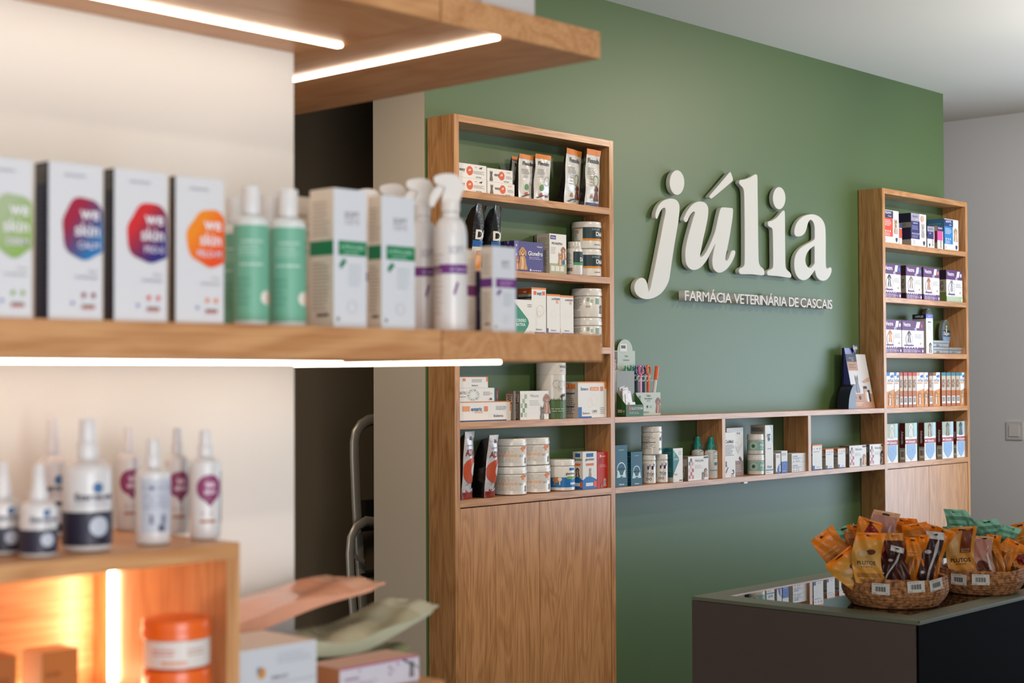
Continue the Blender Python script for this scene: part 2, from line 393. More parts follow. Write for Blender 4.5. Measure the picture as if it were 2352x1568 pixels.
Up = [(660,592),(645,583),(638,562),(650,530),(675,482),(715,430),(760,400),(800,393),(840,402),(868,432),(877,480),(870,560),(850,660),(825,770),(806,870),(797,910),(802,937,1),(830,920),(860,880),(890,820),(920,750),(945,680),(965,590),(985,500),(998,462),(1018,450),(1100,456),(1115,462),(1118,482),(1112,560),(1098,650),(1080,760),(1060,860),(1045,930),(1045,960),(1055,970),(1072,955),(1090,910),(1103,880),(1120,868),(1138,875),(1138,905),(1120,955),(1095,1000),(1060,1045),(1020,1075),(985,1085),(955,1075),(928,1045),(918,1000),(918,950),(928,890),(938,840),(948,795,1),(930,830),(900,890),(870,950),(835,1000),(800,1035),(760,1055),(720,1057),(685,1035),(662,995),(655,940),(655,870),(668,790),(690,700),(712,620),(735,540),(747,508),(742,490),(728,493),(710,510),(690,545),(675,580)]
Ac = [(910,362),(896,358),(888,340),(980,232),(1078,116),(1090,107),(1098,116),(1115,165),(1115,185),(1105,200),(1000,290)]
Lp = [(1178,200),(1190,183),(1230,178),(1280,160),(1322,134),(1345,129),(1355,148),(1357,300),(1360,500),(1362,700),(1365,900),(1369,985),(1385,1022),(1413,1048),(1424,1080),(1418,1105),(1400,1110),(1300,1100),(1197,1098),(1178,1085),(1176,1060),(1190,1042),(1215,1030),(1230,1000),(1232,800),(1230,500),(1226,310),(1215,262),(1192,235),(1178,215)]
Ip = [(1457,610),(1466,588),(1500,578),(1545,548),(1585,502),(1605,483),(1619,485),(1623,520),(1624,700),(1626,900),(1629,1020),(1641,1055),(1668,1080),(1684,1105),(1680,1130),(1660,1133),(1560,1118),(1462,1110),(1450,1095),(1455,1070),(1475,1058),(1500,1045),(1509,1015),(1508,850),(1505,700),(1500,658),(1482,642),(1464,632)]
Ap = [(1726,725),(1715,700),(1720,650),(1745,592),(1790,546),(1850,521),(1910,520),(1965,546),(2000,592),(2016,650),(2020,750),(2020,850),(2020,950),(2023,1028),(2035,1048),(2050,1040),(2065,1033),(2077,1048),(2073,1085),(2055,1125),(2025,1155),(1990,1163),(1955,1150),(1928,1115),(1915,1058,1),(1885,1100),(1850,1140),(1805,1158),(1765,1145),(1735,1110),(1718,1060),(1714,1000),(1720,940),(1745,882),(1790,836),(1850,800),(1895,775),(1912,755),(1913,700),(1912,640),(1900,595),(1880,571),(1862,576),(1845,610),(1832,660),(1815,700),(1785,725),(1750,732)]
Ah = [(1912,822,1),(1870,852),(1838,895),(1822,945),(1824,985),(1838,1020),(1862,1040),(1885,1030),(1908,1003),(1912,980)]
t = thing('sign', 'large raised white lowercase shop name in rounded letters on the green wall', 'sign', (5.7, YW, 2.2))
for lps in ([catmull(Jp)], [ell(573, 208, 71, 119)], [catmull(Up)], [catmull(Ac)], [catmull(Lp)], [catmull(Ip)], [ell(1567, 360, 61, 107)], [catmull(Ap), catmull(Ah)]):
    letter('letter', t, lps)
t = thing('sign', 'small raised white capital letters in one line under the large shop name', 'sign', (5.96, YW, 2.03))
SB = mat('#dedbd6', .45)
def caps(txt, x, x_end, z, h, y, th):
    ws = []
    for ch in txt:
        if ch == ' ': ws.append(.20); continue
        ws.append(glyphs(ch, .0)[2]+.055)
    cap = glyphs('E', 0.)[3]; sc = h/cap; tot = sum(ws)-.055; sx = (x_end-x)/tot
    for ch, w in zip(txt, ws):
        if ch != ' ':
            c = bpy.data.curves.new('letter', 'FONT'); c.body = ch; c.size = 1; c.extrude = th/2; c.offset = 0 if ch == 'M' else .009; c.resolution_u = 3
            o = bpy.data.objects.new('letter', c); me = bpy.data.meshes.new_from_object(o); bpy.data.objects.remove(o); bpy.data.curves.remove(c)
            x0 = min(v.co.x for v in me.vertices)
            me.transform(Matrix.Diagonal((sx, sc, 1, 1)) @ Matrix.Translation((-x0, 0, 0)))
            me.materials.clear(); me.materials.append(SB)
            o = bpy.data.objects.new('letter', me); COL.objects.link(o); o.rotation_euler = (pi/2, 0, 0)
            o.parent = t; o.location = Vector((x, y+th/2, z))-t.location
        x += w*sx
pa = hY(1573.4, 690.5, 4.352); pb = hY(1911.5, 709, 4.352)
caps('FARMÁCIA VETERINÁRIA DE CASCAIS', pa.x, pb.x, (pa.z+pb.z)/2+.001, .046, 4.352, .036)


# ================================================================== foreground display
YD = 1.8; YP = 2.165
LED = mat('#ffe9d2', .5, emit=13)
LED2 = mat('#ffe0b4', .5, emit=58)
def led(parent, x0, x1, y0, y1, z0, z1, m=None):
    b = B(); b.box(x0, x1, y0, y1, z0, z1, m or LED)
    c = parent.location; return b.build('light_strip', parent, (-c.x, -c.y, -c.z), smooth=False)
FX, FY = wood('x', '#a86a38', '#cf9a66', .4, 'f'), wood('y', '#a86a38', '#cf9a66', .4, 'f')
for z0, z1, lab in ((2.234, 2.283, 'uppermost thick oak display shelf with glowing light strips underneath'), (1.682, 1.731, 'thick oak display shelf carrying the row of shampoo boxes and sprays')):
    t = thing('display_shelf', lab, 'shelf', (1.2, YD, z0))
    board('board', t, -.9, 1.7905, YD, YP-.001, z0, z1, FX, .001)
    board('end_board', t, 1.7935, 2.203, YD, 2.95, z0, z1, FY, .001)
    led(t, -.9, 1.793, 2.043, 2.056, z0-.005, z0)
    led(t, 1.926, 1.939, 1.806, 2.9, z0-.005, z0)
t = thing('display_plinth', 'oak plinth under the open lit display box, at the bottom left', 'cabinet', (1.2, YD, 0))
board('carcass', t, -.9, 1.793, YD+.02, YP-.001, .08, 1.14, WZ, .001); board('top', t, -.9, 1.795, YD, YP-.001, 1.14, 1.165, FX, .001)
board('kickboard', t, -.9, 1.78, YD+.06, YP-.01, 0, .08, mat('#2b211a'))
t = thing('display_box', 'open-fronted oak display box with a vertical light strip inside', 'display box', (1.0, YD, 1.166))
board('top', t, .2, 1.384, YD, YP-.004, 1.397, 1.42, FX, .001); board('side_panel', t, 1.362, 1.384, YD, YP-.004, 1.166, 1.397, wood('z', '#a86a38', '#cf9a66', .4, 'f'))
board('side_panel', t, .2, .222, YD, YP-.004, 1.166, 1.397, WZ); board('bottom', t, .222, 1.362, YD, YP-.004, 1.166, 1.180, FX)
board('back_panel', t, .222, 1.362, 2.142, YP-.004, 1.180, 1.397, FX)
led(t, 1.357, 1.3615, 2.078, 2.092, 1.19, 1.39, LED2)
led(t, .3, 1.30, 2.135, 2.1415, 1.1805, 1.184, LED2)

# ================================================================== black counter
CT = .9; CX0, CX1, CY0, CY1 = 4.402, 8.7, 2.345, 3.205  # unseen far length extended to shade the lower green wall
t = thing('counter', 'dark shop counter with a glossy black top, holding the woven baskets', 'counter', (CX0, CY0, 0))
c_ = t.location
DKP = mat('#5a4b45', .5); FRM = mat('#6f715d', .42)
board('side_panel', t, CX0, CX0+.03, CY0+.012, CY1, 0, CT-.014, DKP, .002)
board('front_panel', t, CX0, CX1, CY0+.003, CY0+.011, 0, CT-.014, mat('#040303', .8, sp=.08), .001)
board('back_panel', t, CX0+.031, CX1, CY1-.03, CY1, .05, CT-.014, DKP, .001)
board('end_panel', t, CX1-.03, CX1, CY0+.031, CY1-.031, 0, CT-.014, DKP, .001)
b = B()
for a in ((CX0, CX1, CY0, CY0+.085), (CX0, CX1, CY1-.085, CY1), (CX0, CX0+.1, CY0+.085, CY1-.085), (CX1-.1, CX1, CY0+.085, CY1-.085)):
    b.box(a[0]-c_.x, a[1]-c_.x, a[2]-c_.y, a[3]-c_.y, CT-.012, CT, FRM)
b.build('top_frame', t, smooth=False, bevel=.001)
b = B(); b.box(.1, CX1-CX0-.1, .085, CY1-CY0-.085, CT-.012, CT-.0005, mat('#050807', .015, sp=1)); b.build('glass_top', t, smooth=False)
b = B(); b.box(.0, CX1-CX0, -.002, .004, CT-.004, CT+.001, mat('#8f9488', .3, metal=.5)); b.build('edge_trim', t, smooth=False)

# ================================================================== step ladder in the alcove
AL = mat('#b5aa9a', .38, metal=.45); YL = 5.05
t = thing('step_ladder', 'folded aluminium step ladder leaning in the dark alcove', 'ladder', (4.5, YL, 0))
def lp(pts, Y): return [hY(x, y, Y)-t.location for x, y in pts]
def rail(name, pts, Y, r, m=AL, flat=1.8):
    b = B(); b.tube([Vector(p) for p in lp(pts, Y)], r, m, 12, flat); return b.build(name, t)
arc = [(950, 975), (900, 963), (868, 962), (845, 966), (829, 976), (818, 993), (814, 1015), (814, 1050), (818, 1150), (824, 1260), (834, 1400), (843, 1560), (850, 1700), (856, 1850)]
rail('frame', arc, YL, .014)
rail('frame', [(870, 1200), (840, 1196), (818, 1210), (806, 1235), (803, 1270), (806, 1340), (815, 1450), (822, 1560), (832, 1850)], YL-.06, .012)
rail('brace', [(812, 1215), (808, 1245), (812, 1275), (835, 1290)], YL-.03, .006)
for z in (.3, .55, .8, 1.0):
    b = B(); b.box(.02, .42, -.02, .05, z, z+.02, mat('#1d1b1a', .6)); b.build('tread', t, bevel=.002)
b = B(); b.box(.06, .4, .0, .035, 1.0, 1.13, mat('#17130f', .7)); b.build('top_tray', t, bevel=.004)

# ================================================================== product builders
def vadd(p): return p
def face_front(w): return lambda a, b_, e: (a-w/2, -e, b_)
def face_left(w, d): return lambda a, b_, e: (-w/2-e, d-a, b_)
def carton(px0, px1, pt, z, Y, d, col, items=(), left=(), lcol=None, tcol=None, name='medicine_box', label='', cat='box', group=None, rot=0, h=None):
    pm = (pt+20); A = hY(px0, pm, Y); C_ = hY(px1, pm, Y)
    if 3.9 < A.x < 4.331: A.x = 4.331          # never into the side panel of the left unit
    if 7.5 < A.x < 7.643: A.x = 7.643
    for lim in (5.256, 8.586):
        if A.x < lim and lim < C_.x < lim+.1: C_.x = lim
    w = C_.x-A.x; z += .0007
    if isinstance(d, tuple): d = hX(d[1], pm, A.x).y-Y
    if h is None: h = hY((px0+px1)/2, pt, Y).z-z
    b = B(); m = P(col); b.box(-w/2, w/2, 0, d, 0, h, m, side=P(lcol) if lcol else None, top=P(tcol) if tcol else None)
    fn = face_front(w); b.decal(fn, w, h, items); b.decal(face_left(w, d), d, h, left)
    # closing-flap line on the top
    b.poly([(-w/2+.001, d*.25, h+.0003), (w/2-.001, d*.25, h+.0003), (w/2-.001, d*.25+.0006, h+.0003), (-w/2+.001, d*.25+.0006, h+.0003)], '#8d8880')
    o = b.build(name, None, ((A.x+C_.x)/2, Y, z), (0, 0, radians(rot)), smooth=False)
    tag(o, label, cat, group); o['hh'] = h
    return o
def cyl_fn(R, az, W_): return lambda a, b_, e: ((R+e)*sin((a/W_-.5)*pi-az), -(R+e)*cos((a/W_-.5)*pi-az), b_)
def jar(px0, px1, pt, z, Y, name, label, cat='jar', group=None, body='#e4dfd6', lid='#e9e5de', lid_h=.24, items=(), kind='jar', h=None, band=None, lidr=1.0, scale=1):
    cx = (px0+px1)/2; Pc = hY(cx, pt, Y); w = (px1-px0)/F*dep(Pc); R = w/2
    if h is None: h = Pc.z-z
    az = atan2(Pc.x, Pc.y)
    if 5.1 < Pc.x < 5.3 and Pc.x+R*lidr > 5.2555: Pc.x = 5.2555-R*lidr
    z += .0007; t = thing(name, label, cat, (Pc.x, Y, z), group)
    b = B(); m = G(body)
    if kind == 'jar':
        hb = h*(1-lid_h)
        b.lathe([(R*.86, 0, m), (R*.96, .003, m), (R*.985, h*.03, m), (R*.985, hb-.006, m), (R*.93, hb-.001, m), (R*.9, hb, m)])
        W_ = pi*R; b.decal(cyl_fn(R*.985, az, W_), W_, h, items, sub=14)
        b.build('jar_body', t)
        b = B(); ml = G(lid); L0 = hb+.0005
        b.lathe([(R*lidr*.98, L0, ml), (R*lidr, L0+.001, ml), (R*lidr, L0+(h-L0)*.45, ml), (R*lidr*.975, L0+(h-L0)*.5, ml), (R*lidr*.975, h-.003, ml), (R*lidr*.95, h-.0005, ml), (R*lidr*.88, h, ml), (0, h-.001, ml)])
        b.build('lid', t)
    elif kind == 'tube':
        hb = h*(1-lid_h)
        b.lathe([(R, 0, m), (R, hb-.0005, m)]); W_ = pi*R; b.decal(cyl_fn(R, az, W_), W_, h, items, sub=14); b.build('tube_body', t)
        b = B(); ml = P(lid); b.lathe([(R*1.005, hb, ml), (R*1.005, h-.001, ml), (R*.98, h, ml)]); W_ = pi*R
        b.build('lid', t)
    return t
def fill_top(t): pass
BOT = {}
def bottle(px0, px1, pt, z, Y, name, label, shoulder, cap0, capr, cat='bottle', group=None, items=(), body='#e6e2dc', cap='#ece8e2', kind='pump', band=None, h=None, tipr=.5):
    # shoulder, cap0: fraction of height where the shoulder ends / the cap begins; capr: cap radius / body radius
    cx = (px0+px1)/2; Pc = hY(cx, pt, Y); R = (px1-px0)/F*dep(Pc)/2
    if h is None: h = Pc.z-z
    az = atan2(Pc.x, Pc.y); z += .0007; t = thing(name, label, cat, (Pc.x, Y, z), group)
    b = B(); m = G(body); s0 = shoulder*h; c0 = cap0*h
    prof = [(R*.85, 0, m), (R*.96, .002, m), (R, .006, m), (R, s0, m)]
    for q in range(1, 7):
        a = q/6*pi/2; prof.append((R*capr*.9+(R-R*capr*.9)*cos(a), s0+(c0-s0)*.85*sin(a), m))
    prof.append((R*capr*.85, c0, m)); b.lathe(prof); W_ = pi*R
    b.decal(cyl_fn(R, az, W_), W_, h, items, sub=14); b.build('bottle_body', t)
    mc = G(cap); b = B(); cr = R*capr
    if kind == 'pump':
        hc = h-c0
        b.lathe([(cr, c0+.0005, mc), (cr, c0+hc*.38, mc), (cr*.96, c0+hc*.40, mc)]); b.build('collar', t)
        b = B(); b.lathe([(cr*.82, c0+hc*.41, mc), (cr*.76, c0+hc*.7, mc), (cr*tipr, h-.002, mc), (cr*tipr*.9, h, mc)]); b.build('spray_cap', t)
    elif kind == 'cap':
        b.lathe([(cr, c0+.0005, mc), (cr, h-.003, mc), (cr*.92, h, mc)]); b.build('cap', t)
    elif kind == 'cone':
        hc = h-c0
        b.lathe([(cr, c0+.0005, mc), (cr*.96, c0+hc*.12, mc), (cr*.72, c0+hc*.45, mc), (cr*.56, h-.001, mc), (cr*.5, h, mc)]); b.build('spray_cap', t)
    return t

def pouch(name, label, loc, w, h, d, col, items=(), rot=(0, 0, 0), curl=0, back=None, top=None, pinch=0, cat='pouch', group=None, mt=FOIL, seal=None, wob=0, sd=0, body_items=None, tpow=.8, side_items=()):
    rr = random.Random(sd); n, mrows = 18, 28; b = B()
    ph = [rr.random()*6 for _ in range(4)]
    def wd(v): return w*(1-pinch*4*(v-.5)**2*0 - pinch*sin(pi*min(1, v*1.0))*.5)
    def dp(v): return d*max(0.02, (1-v)**tpow) if v < .93 else d*.03
    def cy(v): return curl*(v**2)+wob*(sin(5*v+ph[0])*.5)
    def fr(u, v):
        bul = d*.28*(1-(2*u-1)**2)*sin(pi*min(1, max(0, v*1.02)))**.7 if 0 < v < 1 else 0
        wr = wob*.55*sin(11*v+4*u+ph[1])*sin(7*u+ph[2])
        return Vector(((u-.5)*wd(v)+wob*.7*sin(4*v+ph[3]), cy(v)-bul+wr, v*h))
    def bk(u, v):
        p = fr(u, v); bul = d*.15*(1-(2*u-1)**2)*(1-v)
        return Vector((p.x, cy(v)+dp(v)+bul+wob*.3*sin(9*v+5*u), v*h))
    mf = mt(col) if isinstance(col, str) else col; mb = mt(back) if back else mf; ms = (mt(seal) if seal else mf)
    V = [fr(i/n, j/mrows) for j in range(mrows+1) for i in range(n+1)]
    k0 = len(b.v); b.v += [tuple(p) for p in V]
    for j in range(mrows):
        for i in range(n):
            q = k0+j*(n+1)+i; b.f.append((q, q+1, q+n+2, q+n+1)); b.m.append(b.mi(ms if j >= mrows-4 else mf))
    V = [bk(i/n, j/mrows) for j in range(mrows+1) for i in range(n+1)]
    k1 = len(b.v); b.v += [tuple(p) for p in V]
    for j in range(mrows):
        for i in range(n):
            q = k1+j*(n+1)+i; b.f.append((q+1, q, q+n+1, q+n+2)); b.m.append(b.mi(ms if j >= mrows-4 and seal else mb))
    for j in range(mrows):
        a = k0+j*(n+1); c = k1+j*(n+1)
        b.f.append((c, a, a+n+1, c+n+1)); b.m.append(b.mi(mb)); b.f.append((a+n, c+n, c+2*n+1, a+2*n+1)); b.m.append(b.mi(mb))
    for i in range(n):
        b.f.append((k0+i+1, k0+i, k1+i, k1+i+1)); b.m.append(b.mi(mb))
        a = k0+mrows*(n+1)+i; c = k1+mrows*(n+1)+i; b.f.append((a, a+1, c+1, c)); b.m.append(b.mi(ms))
    def fn(a, b_, e):
        u = min(1, max(0, a/w)); v = min(1, max(0, b_/h)); p = fr(u, v); return (p.x, p.y-e*2.5-.0005, p.z)
    b.decal(fn, w, h, items, sub=18)
    o = b.build(name, None, Vector(loc)+Vector((0, 0, .0008)), rot); tag(o, label, cat, group); return o

# ================================================================== products: left unit
ITM = 4.268   # front line of the goods on the wall shelves
OR, BL, WH, GY = '#e8842a', '#1f5fa8', '#e9e6df', '#8e8a86'
TEXT = '#4a4a52'
A_, B_, C__, D_, E_ = SH
# shelf A ---------------------------------------------------------
def easy(cat_, px0, px1, z, h, label):
    w0 = .0 if not cat_ else .26
    it = [('C', .46 if not cat_ else .56, .52, .33, '#dd5a24'), ('T', .46 if not cat_ else .56, .56, .2, 'pill', '#f4efe8', 'c', .2, .03),
          ('T', .13 if not cat_ else .27, .5, .24, 'easy', '#3a3634', 'l', .21, .02), ('L', .58 if not cat_ else .74, .34, .97, .58, 3, GY),
          ('T', .62 if not cat_ else .76, .82, .09, 'CÃES' if not cat_ else 'GATOS', OR, 'l', .2), ('T', .75, .12, .1, 'NATURA', '#3d6b58', 'c', .3)]
    it += [('P', [(.76, .7), (.78, .82), (.83, .84), (.86, .9), (.86, .82), (.84, .74), (.83, .68), (.82, .74), (.78, .74)], '#2b2826')] if not cat_ else [('CAT', .15, .05, .85, '#5c5148', '#7d7166')]
    return carton(px0, px1, 0, z, 4.285, .10, WH, it, name='tablet_box', label=label, cat='box', group='pill boxes on the top shelf', h=h)
h1 = .0560
o = easy(0, 1044, 1115.5, A_, h1, 'white pill box with orange disc and tiny dog, lower of its pair')
easy(0, 1044, 1115.5, A_+h1+.0005, h1, 'white pill box with orange disc and tiny dog, upper of its pair')
easy(1, 1118, 1179.5, A_, h1-.003, 'white pill box with grey cat and orange disc, lower of its pair')
easy(1, 1117.5, 1175.5, A_+h1-.0025, h1-.002, 'white pill box with grey cat and orange disc, upper of its pair')
def flexadin(px0, px1, pt, pb_, Y, rot, curl, label, sd, dog=0, foot=None, w=None):
    A = hY(px0, 420, Y); C2 = hY(px1, 420, Y); h = hY((px0+px1)/2, pt, Y).z-A_; w = w or (C2.x-A.x)/cos(radians(rot))*1.04
    it = [('R', 0, .9, 1, 1, '#e27f28'), ('T', .5, .8, .085, 'Flexadin', '#2a2a35', 'c', .86, .025), ('L', .12, .55, .6, .68, 5, GY), ('L', .2, .48, .55, .54, 2, '#a09a94')]
    if not dog: it += [('C', .42, .27, .07, '#5f9048'), ('T', .42, .27, .05, 'l', '#1d3a1c'), ('O', .72, .42, .10, .09, '#8b8378'), ('P', [(.7, .14), (.85, .1), (.95, .2), (.9, .08), (.72, .08)], '#3b3430'), ('P', [(.3, .12), (.4, .17), (.5, .12), (.4, .08)], '#c8553a')]
    else: it += [('O', .62, .45, .10, .085, '#5f9048'), ('DOG', .72, .1, .3, '#7c3018', '#4a1c10'), ('P', [(.3, .14), (.4, .23), (.5, .14)], '#b4763a'), ('L', .25, .35, .55, .5, 3, '#c9a98a'), ('T', .6, .08, .06, '30', '#2a2a35', 'c', .2)]
    if foot: it += [('R', .05, .01, .95, .06, foot)]
    else: it += [('P', [(.15, .05), (.4, .1), (.6, .12), (.58, .1), (.4, .07), (.2, .03)], '#3b3430')]
    c = Vector(((A.x+C2.x)/2, Y, A_))
    return pouch('treat_pouch', label, c, w, h, .03, '#ddd9d0', it, (0, 0, radians(rot)), curl, back='#14110f', group='standing supplement pouches on the top shelf', wob=.004, sd=sd)
flexadin(1172, 1206, 362, 450, 4.338, 8, -.004, 'white supplement pouch with orange seal, mostly hidden behind the next pouch', 1)
flexadin(1189, 1229, 357, 452, 4.285, 5, -.006, 'white supplement pouch with orange seal, second from the left of the five', 2)
flexadin(1227, 1262, 356, 456, 4.272, 2, -.006, 'narrow white supplement pouch with orange seal, middle of the five', 3)
flexadin(1290, 1337, 345, 465, 4.282, 14, -.012, 'wide white supplement pouch with brown dog, standing apart on the right', 4, 1)
flexadin(1341, 1376, 345, 470, 4.270, 6, -.014, 'white supplement pouch with navy foot band, against the right side of the top shelf', 5, 1, '#2b2d55')
# shelf B ---------------------------------------------------------
def kibble(px0, px1, pt, z, Y, rot, label, w, D, it, col, back, sd, curl=-.03, pw=.55, grp=None):
    A = hY((px0+px1)/2, 500, Y); h = hY((px0+px1)/2, pt, Y).z-z
    return pouch('food_bag', label, Vector((A.x, Y, z)), w, h, D, col, it, (0, 0, radians(rot)), curl, back=back, group=grp, cat='bag', wob=.003, sd=sd, tpow=pw)
kit = [('T', .3, .52, .15, 'D', '#e6e0d4', 'c', .5, .03), ('T', .62, .52, .15, 'A', '#e6e0d4', 'c', .4, .03), ('R', 0, .33, 1, .43, '#1d5c9c'), ('T', .5, .38, .04, 'LIGHT', '#123a6a', 'c', .7), ('R', 0, 0, 1, .33, '#d9cfbf'), ('C', .5, .14, .14, '#e8973a', 1.2), ('L', .2, .2, .8, .28, 3, '#6a6258')]
kibble(1070, 1114, 470, B_, 4.285, 18, 'black dry food bag with blue band, left one beside the side panel', .09, .075, kit, '#1c1e1c', '#0a0908', 11)
kibble(1113, 1150, 474, B_, 4.280, 20, 'black dry food bag with blue band, right one next to the purple-blue box', .075, .075, kit, '#1c1e1c', '#0a0908', 12)
ico = [('R', .12*i+.02, .05+.14*j, .12*i+.11, .16+.14*j, ['#7b74a8', '#38305f', '#564d87'][(i+2*j) % 3]) for i in range(8) for j in range(7)]
carton(1181, 1247.5, 555, B_, ITM, .13, '#4a4585', [('R', 0, .0, .14, 1, '#6a64a0'), ('T', .07, .85, .08, '+', '#d9d5ea', 'c', .1, .03), ('T', .07, .55, .08, '+', '#d9d5ea', 'c', .1, .03), ('DOG', .29, .06, .86, '#c08a4e', '#dcb88a'), ('CAT', .1, .06, .5, '#b8693a', '#e0b48c'), ('T', .97, .62, .15, 'Glonefro', '#efecf4', 'r', .5, .02), ('T', .97, .85, .07, 'Glopety+', '#efecf4', 'r', .3), ('L', .5, .42, .97, .52, 2, '#b9b4d4'), ('R', .52, .03, .58, .1, '#d8d4e6'), ('L', .6, .03, .95, .1, 1, '#d8d4e6')],
       left=ico, lcol='#3a3360', tcol='#5a548f', label='wide purple-blue box with golden dog on the second shelf of the left unit')
it = [('R', .05, .86, .38, .96, '#473a80'), ('T', .21, .91, .045, 'Virbac', '#efecf4', 'c', .25), ('T', .45, .76, .06, 'PRONEFRA', '#3c3838', 'c', .75, .015), ('L', .08, .5, .4, .68, 5, '#b8b2ac'), ('R', 0, 0, 1, .26, '#a9ad86'), ('R', .08, .07, .3, .2, '#e3dfd2'), ('R', .34, .07, .58, .2, '#e3dfd2'), ('R', .62, .07, .84, .2, '#e3dfd2'), ('DOG', .82, .36, .38, '#a8663a', '#e0c7a6'), ('CAT', .62, .22, .36, '#c48a5a', '#e8d2b8'), ('C', .82, .3, .06, '#2c6c94')]
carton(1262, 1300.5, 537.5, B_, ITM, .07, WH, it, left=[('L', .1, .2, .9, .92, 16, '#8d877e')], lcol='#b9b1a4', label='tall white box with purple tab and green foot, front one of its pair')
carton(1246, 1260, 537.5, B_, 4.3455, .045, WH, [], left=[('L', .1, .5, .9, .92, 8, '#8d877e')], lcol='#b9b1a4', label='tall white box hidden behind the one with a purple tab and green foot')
dj = [('R', .42, .38, .98, .80, '#12363c'), ('R', .42, .30, .98, .38, '#e0902c'), ('T', .72, .55, .16, 'Dialin', '#f2eee6', 'l', .3, .03), ('L', .62, .68, .9, .76, 2, '#aab6b4'), ('R', .05, .74, .4, .77, '#e0902c'), ('L', .05, .2, .38, .72, 12, '#6d6860'), ('BC', .1, .04, .36, .16), ('L', .68, .12, .9, .22, 1, GY)]
hj = .118
jar(1311, 1378.5, 0, B_, 4.325, 'supplement_jar', 'white jar with dark teal label and orange stripe, lower of the pair', items=dj, h=hj, lid_h=.22, group='teal labelled jars')
jar(1309.5, 1378, 0, B_+hj+.0005, 4.325, 'supplement_jar', 'white jar with dark teal label and orange stripe, upper one under the shelf board', items=dj, h=hj, lid_h=.22, group='teal labelled jars')
# small one in front
dj2 = [('R', .45, .38, 1, .70, '#12363c'), ('R', .45, .30, 1, .38, '#4a9a5a'), ('T', .74, .47, .12, 'Dia', '#f2eee6', 'l', .25, .03), ('L', .05, .34, .4, .68, 8, '#6d6860'), ('BC', .08, .08, .44, .24)]
jar(1301, 1338, 556, B_, 4.2895, 'supplement_jar', 'small white jar with dark teal and green label, in front of the stacked jars', items=dj2, lid_h=.2, lid='#d2cdc6', lidr=.84)
# shelf C ---------------------------------------------------------
jw = [('L', .08, .3, .42, .66, 8, '#9c968e'), ('R', .5, .55, .56, .68, '#8fae9c'), ('R', .58, .5, .64, .62, '#b9cbbf'), ('R', .7, .46, .8, .66, '#8fb0a6'), ('L', .48, .34, .62, .42, 2, '#6d6860'), ('DOG', .86, .14, .34, '#4a3a30', '#a08a78')]
hc = .126
jar(1310, 1380.5, 0, C__, 4.325, 'supplement_jar', 'plain white jar with faint green squares, lower of the pair on the third shelf', items=jw, h=hc, lid_h=.26, group='white jars with green squares')
jar(1309.5, 1380, 0, C__+hc+.0005, 4.325, 'supplement_jar', 'plain white jar with faint green squares, upper of the pair on the third shelf', items=jw, h=hc, lid_h=.26, group='white jars with green squares')
zf = hY(1270, 767, ITM).z; hf = zf-C__
carton(1195, 1328, 0, C__, ITM, .1, WH, [('R', 0, .86, 1, 1, OR)], tcol=OR, label='flat white box with orange edge lying under the upright vet boxes', h=hf)
def vet(px0, px1, pt, label, Y=4.271, d=.06, **k):
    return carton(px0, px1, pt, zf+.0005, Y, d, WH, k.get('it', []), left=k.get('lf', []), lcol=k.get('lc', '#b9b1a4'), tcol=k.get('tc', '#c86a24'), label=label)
vet(1221, 1254, 660.5, 'tall white box with orange top and printed dog outline, behind the green-arrow box', d=.075, lc='#a8a094', it=[('R', 0, .96, 1, 1, OR), ('R', .14, .84, .32, .92, '#e0682a'), ('T', .36, .87, .075, 'vet', '#23407c', 'l', .4, .02), ('R', .74, .84, .92, .92, '#e0682a'), ('O', .6, .5, .12, .115, '#e0bda0'), ('O', .5, .42, .07, .065, '#e0bda0'), ('T', .5, .09, .035, 'Bioiberica', '#5c5f72', 'c', .6), ('R', .1, 0, .9, .03, BL)],
    lf=[('R', 0, .86, 1, .98, '#b4501e'), ('T', .5, .91, .05, 'vet', WH, 'c', .5), ('R', 0, .76, 1, .8, '#23304e'), ('L', .1, .3, .9, .7, 8, '#6d6860')])
for k, (a, c, lab) in enumerate(((1256, 1286.5, 'left of the twin slim white boxes with orange rim and blue corner'), (1287, 1317, 'right of the twin slim white boxes with orange rim and blue corner'))):
    vet(a, c, 675.5+k*3, lab, it=[('R', 0, .955, 1, 1, OR), ('T', .5, .88, .05, 'im', '#23407c', 'r', .3), ('T', .52, .88, .05, 'mune', '#23407c', 'l', .45), ('R', .7, .77, .86, .84, '#eca87a'), ('O', .5, .5, .1, .095, '#e8e0d8'), ('T', .5, .09, .035, 'Bioiberica', '#5c5f72', 'c', .6), ('R', .1, 0, .95, .03, BL), ('R', .0, 0, .1, .14, BL if k == 0 else WH)])
carton(1172, 1228, 688, C__, 4.2535, .014, WH, [('P', [(0, .02), (0, .9), (.18, .94), (.72, .58), (.76, .5), (.72, .42), (.25, .03)], '#2f8a6c'), ('T', .22, .55, .07, 'CONDRO', '#e8f0ea', 'l', .42, .02), ('T', .22, .46, .07, 'SATIVA', '#e8f0ea', 'l', .4, .02), ('L', .7, .84, .92, .92, 2, GY), ('O', .82, .3, .03, .025, '#c9a98a'), ('L', .7, .1, .92, .18, 2, '#6d6860')], label='white box with a big green arrow on the third shelf of the left unit')
